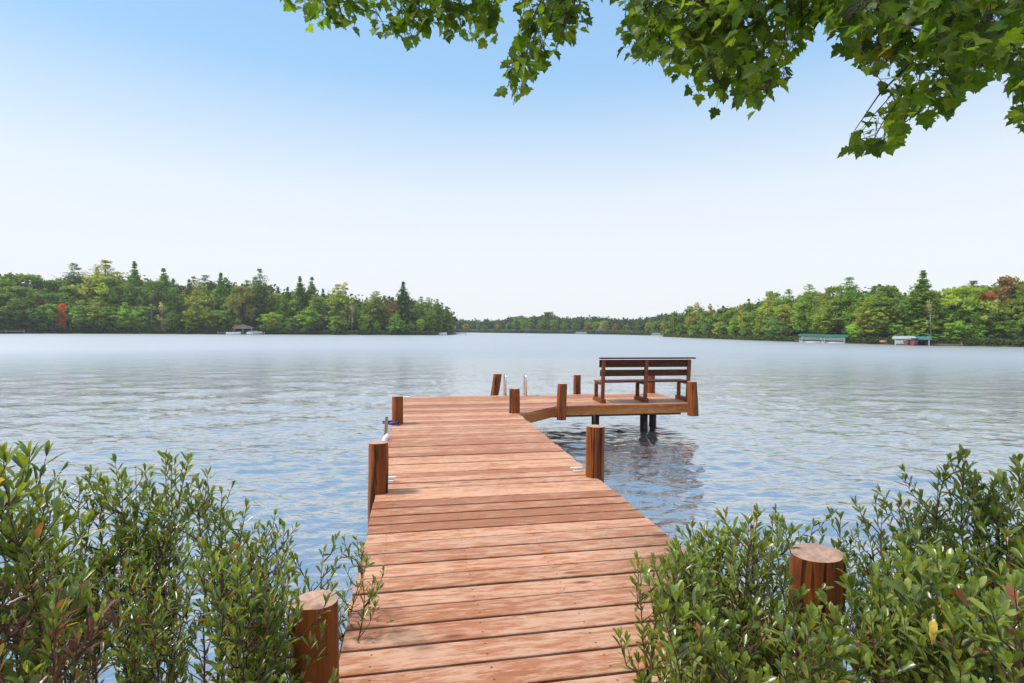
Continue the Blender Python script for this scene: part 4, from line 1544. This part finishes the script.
# cabins among the trees
def cabin(prof, u, back, w, d, h, label, lift=0.0, wall='wall_paint'):
    q_ = shore_pt(prof, u, back)
    o = empty('cabin', (q_.x, q_.y, q_.z + lift), math.atan2(-q_.x, q_.y))
    tag(o, label, 'cabin', 'cabins half hidden among the trees')
    mb = MB(); mb.box((0, 0, h / 2 - .5), (w, d, h + 1)); mb.build('wall', M[wall], o)
    mb = MB(); gable(mb, 0, 0, h + .01, w, d, w * .28, .18, .5); mb.build('roof', M['tan_roof'], o)
    mb = MB(); mb.add([(-w / 2, -d / 2 + .03, h), (w / 2, -d / 2 + .03, h), (0, -d / 2 + .03, h + w * .27)], [(0, 1, 2)]); mb.build('gable_end', M[wall], o)
    for x in (-w * .28, 0.02, w * .28):
        mb = MB(); mb.box((x, -d / 2 - .02, h * .55), (w * .16, .06, h * .4)); wi = mb.build('window', M['white'], o)
        mb = MB(); mb.box((x, -d / 2 - .055, h * .55), (w * .13, .03, h * .34)); mb.build('pane', M['glass'], wi)
    return o
cabin(LEFT, 157, 11, 7, 6, 2.6, 'grey cabin glimpsed behind the pale bare trunk on the left shore', .3)
cabin(FAR, 601, 7, 5, 4, 1.4, 'pale cabin on the far shore', 0, 'grey_canvas')
cabin(FAR, 527, 9, 5, 4, 1.3, 'small grey cabin left on the far shore', 0)

# far shore boats
for (u, lab) in ((581, 'white boat left of the pale cabin on the far shore'), (659, 'white boat at the right end of the far shore')):
    p2, rz2 = local(FAR, u, -3)
    pontoon(p2, rz2, lab, 6.5)

# right shore lifts
p2, rz2 = local(RIGHT, 812, -.6)
boat_lift(p2 + Vector((0, 0, .0)), rz2, 'left one of the two boat lifts under green canopies', 'green_canvas', 4.9, 3.0, 1.35)
pontoon(p2 + Vector((0, 0, .0)), rz2, 'white pontoon boat under the left green canopy', 4.6)
p2, rz2 = local(RIGHT, 834, -.4)
boat_lift(p2, rz2, 'right one of the two boat lifts under green canopies', 'green_canvas', 4.5, 3.0, 1.25)
pontoon(p2, rz2, 'white pontoon boat under the right green canopy', 4.2)
p2, rz2 = local(RIGHT, 799, -.5)
far_dock(p2, rz2, 'small brown dock left of the green boat lifts', 1.8, 1.5, 'brown_wood', .4)
p2, rz2 = local(RIGHT, 904, -.5)
boat_lift(p2, rz2, 'boat lift with a pale grey canopy by the red boat', 'grey_canvas', 3.3, 2.8, 1.15)
small_boat(p2 + Vector((.2, 0, .05)), rz2, 'white motor boat under the pale grey canopy', 2.9, 'white')
p2, rz2 = local(RIGHT, 921.5, -.5)
boat_lift(p2, rz2, 'boat lift with a teal canopy', 'teal_canvas', 2.7, 2.8, 1.1)
p2, rz2 = local(RIGHT, 912, -2.2)
small_boat(p2 + Vector((0, 0, .0)), rz2 + 1.1, 'small red motor boat in front of the grey and teal canopies', 1.9, 'red_paint')
p2, rz2 = local(RIGHT, 944, -.8)
far_dock(p2, rz2, 'long low brown dock right of the teal canopy', 4.8, 1.2, 'brown_wood', .3)
p2, rz2 = local(RIGHT, 886, .8)
mb = MB()
for k in range(2):
    mb.tube([(-1.0, k * .5, .55 + k * .1), (-.7, k * .5, .5 + k * .1), (0, k * .5, .48 + k * .1), (.7, k * .5, .5 + k * .1), (1.0, k * .5, .56 + k * .1)], [.04, .2, .28, .2, .04], 8)
ky = empty('kayak_rack', p2, rz2)
tag(ky, 'rack of orange kayaks on the bank left of the grey canopy', 'kayak rack')
mb.build('kayaks', M['orange_paint'], ky)
mb = MB()
for x in (-.6, .6): mb.box((x, .2, .15), (.08, 1.0, .4))
mb.build('rack', M['brown_wood'], ky)

# ------------------------------------------------------------------ hazy summer air over the lake
hz = MB()
hz.box((0, 150, 16), (1100, 900, 36.5))
m, nt, b, o_ = new_mat('haze_air')
nt.nodes.remove(b)
pv = N(nt, 'ShaderNodeVolumePrincipled')
pv.inputs['Color'].default_value = (.93, .96, 1.0, 1)
pv.inputs['Density'].default_value = HAZE
pv.inputs['Anisotropy'].default_value = 0.0
nt.links.new(pv.outputs[0], o_.inputs['Volume'])
ho = hz.build('haze', m)
tag(ho, 'thin pale haze over the lake', None, None, 'stuff')
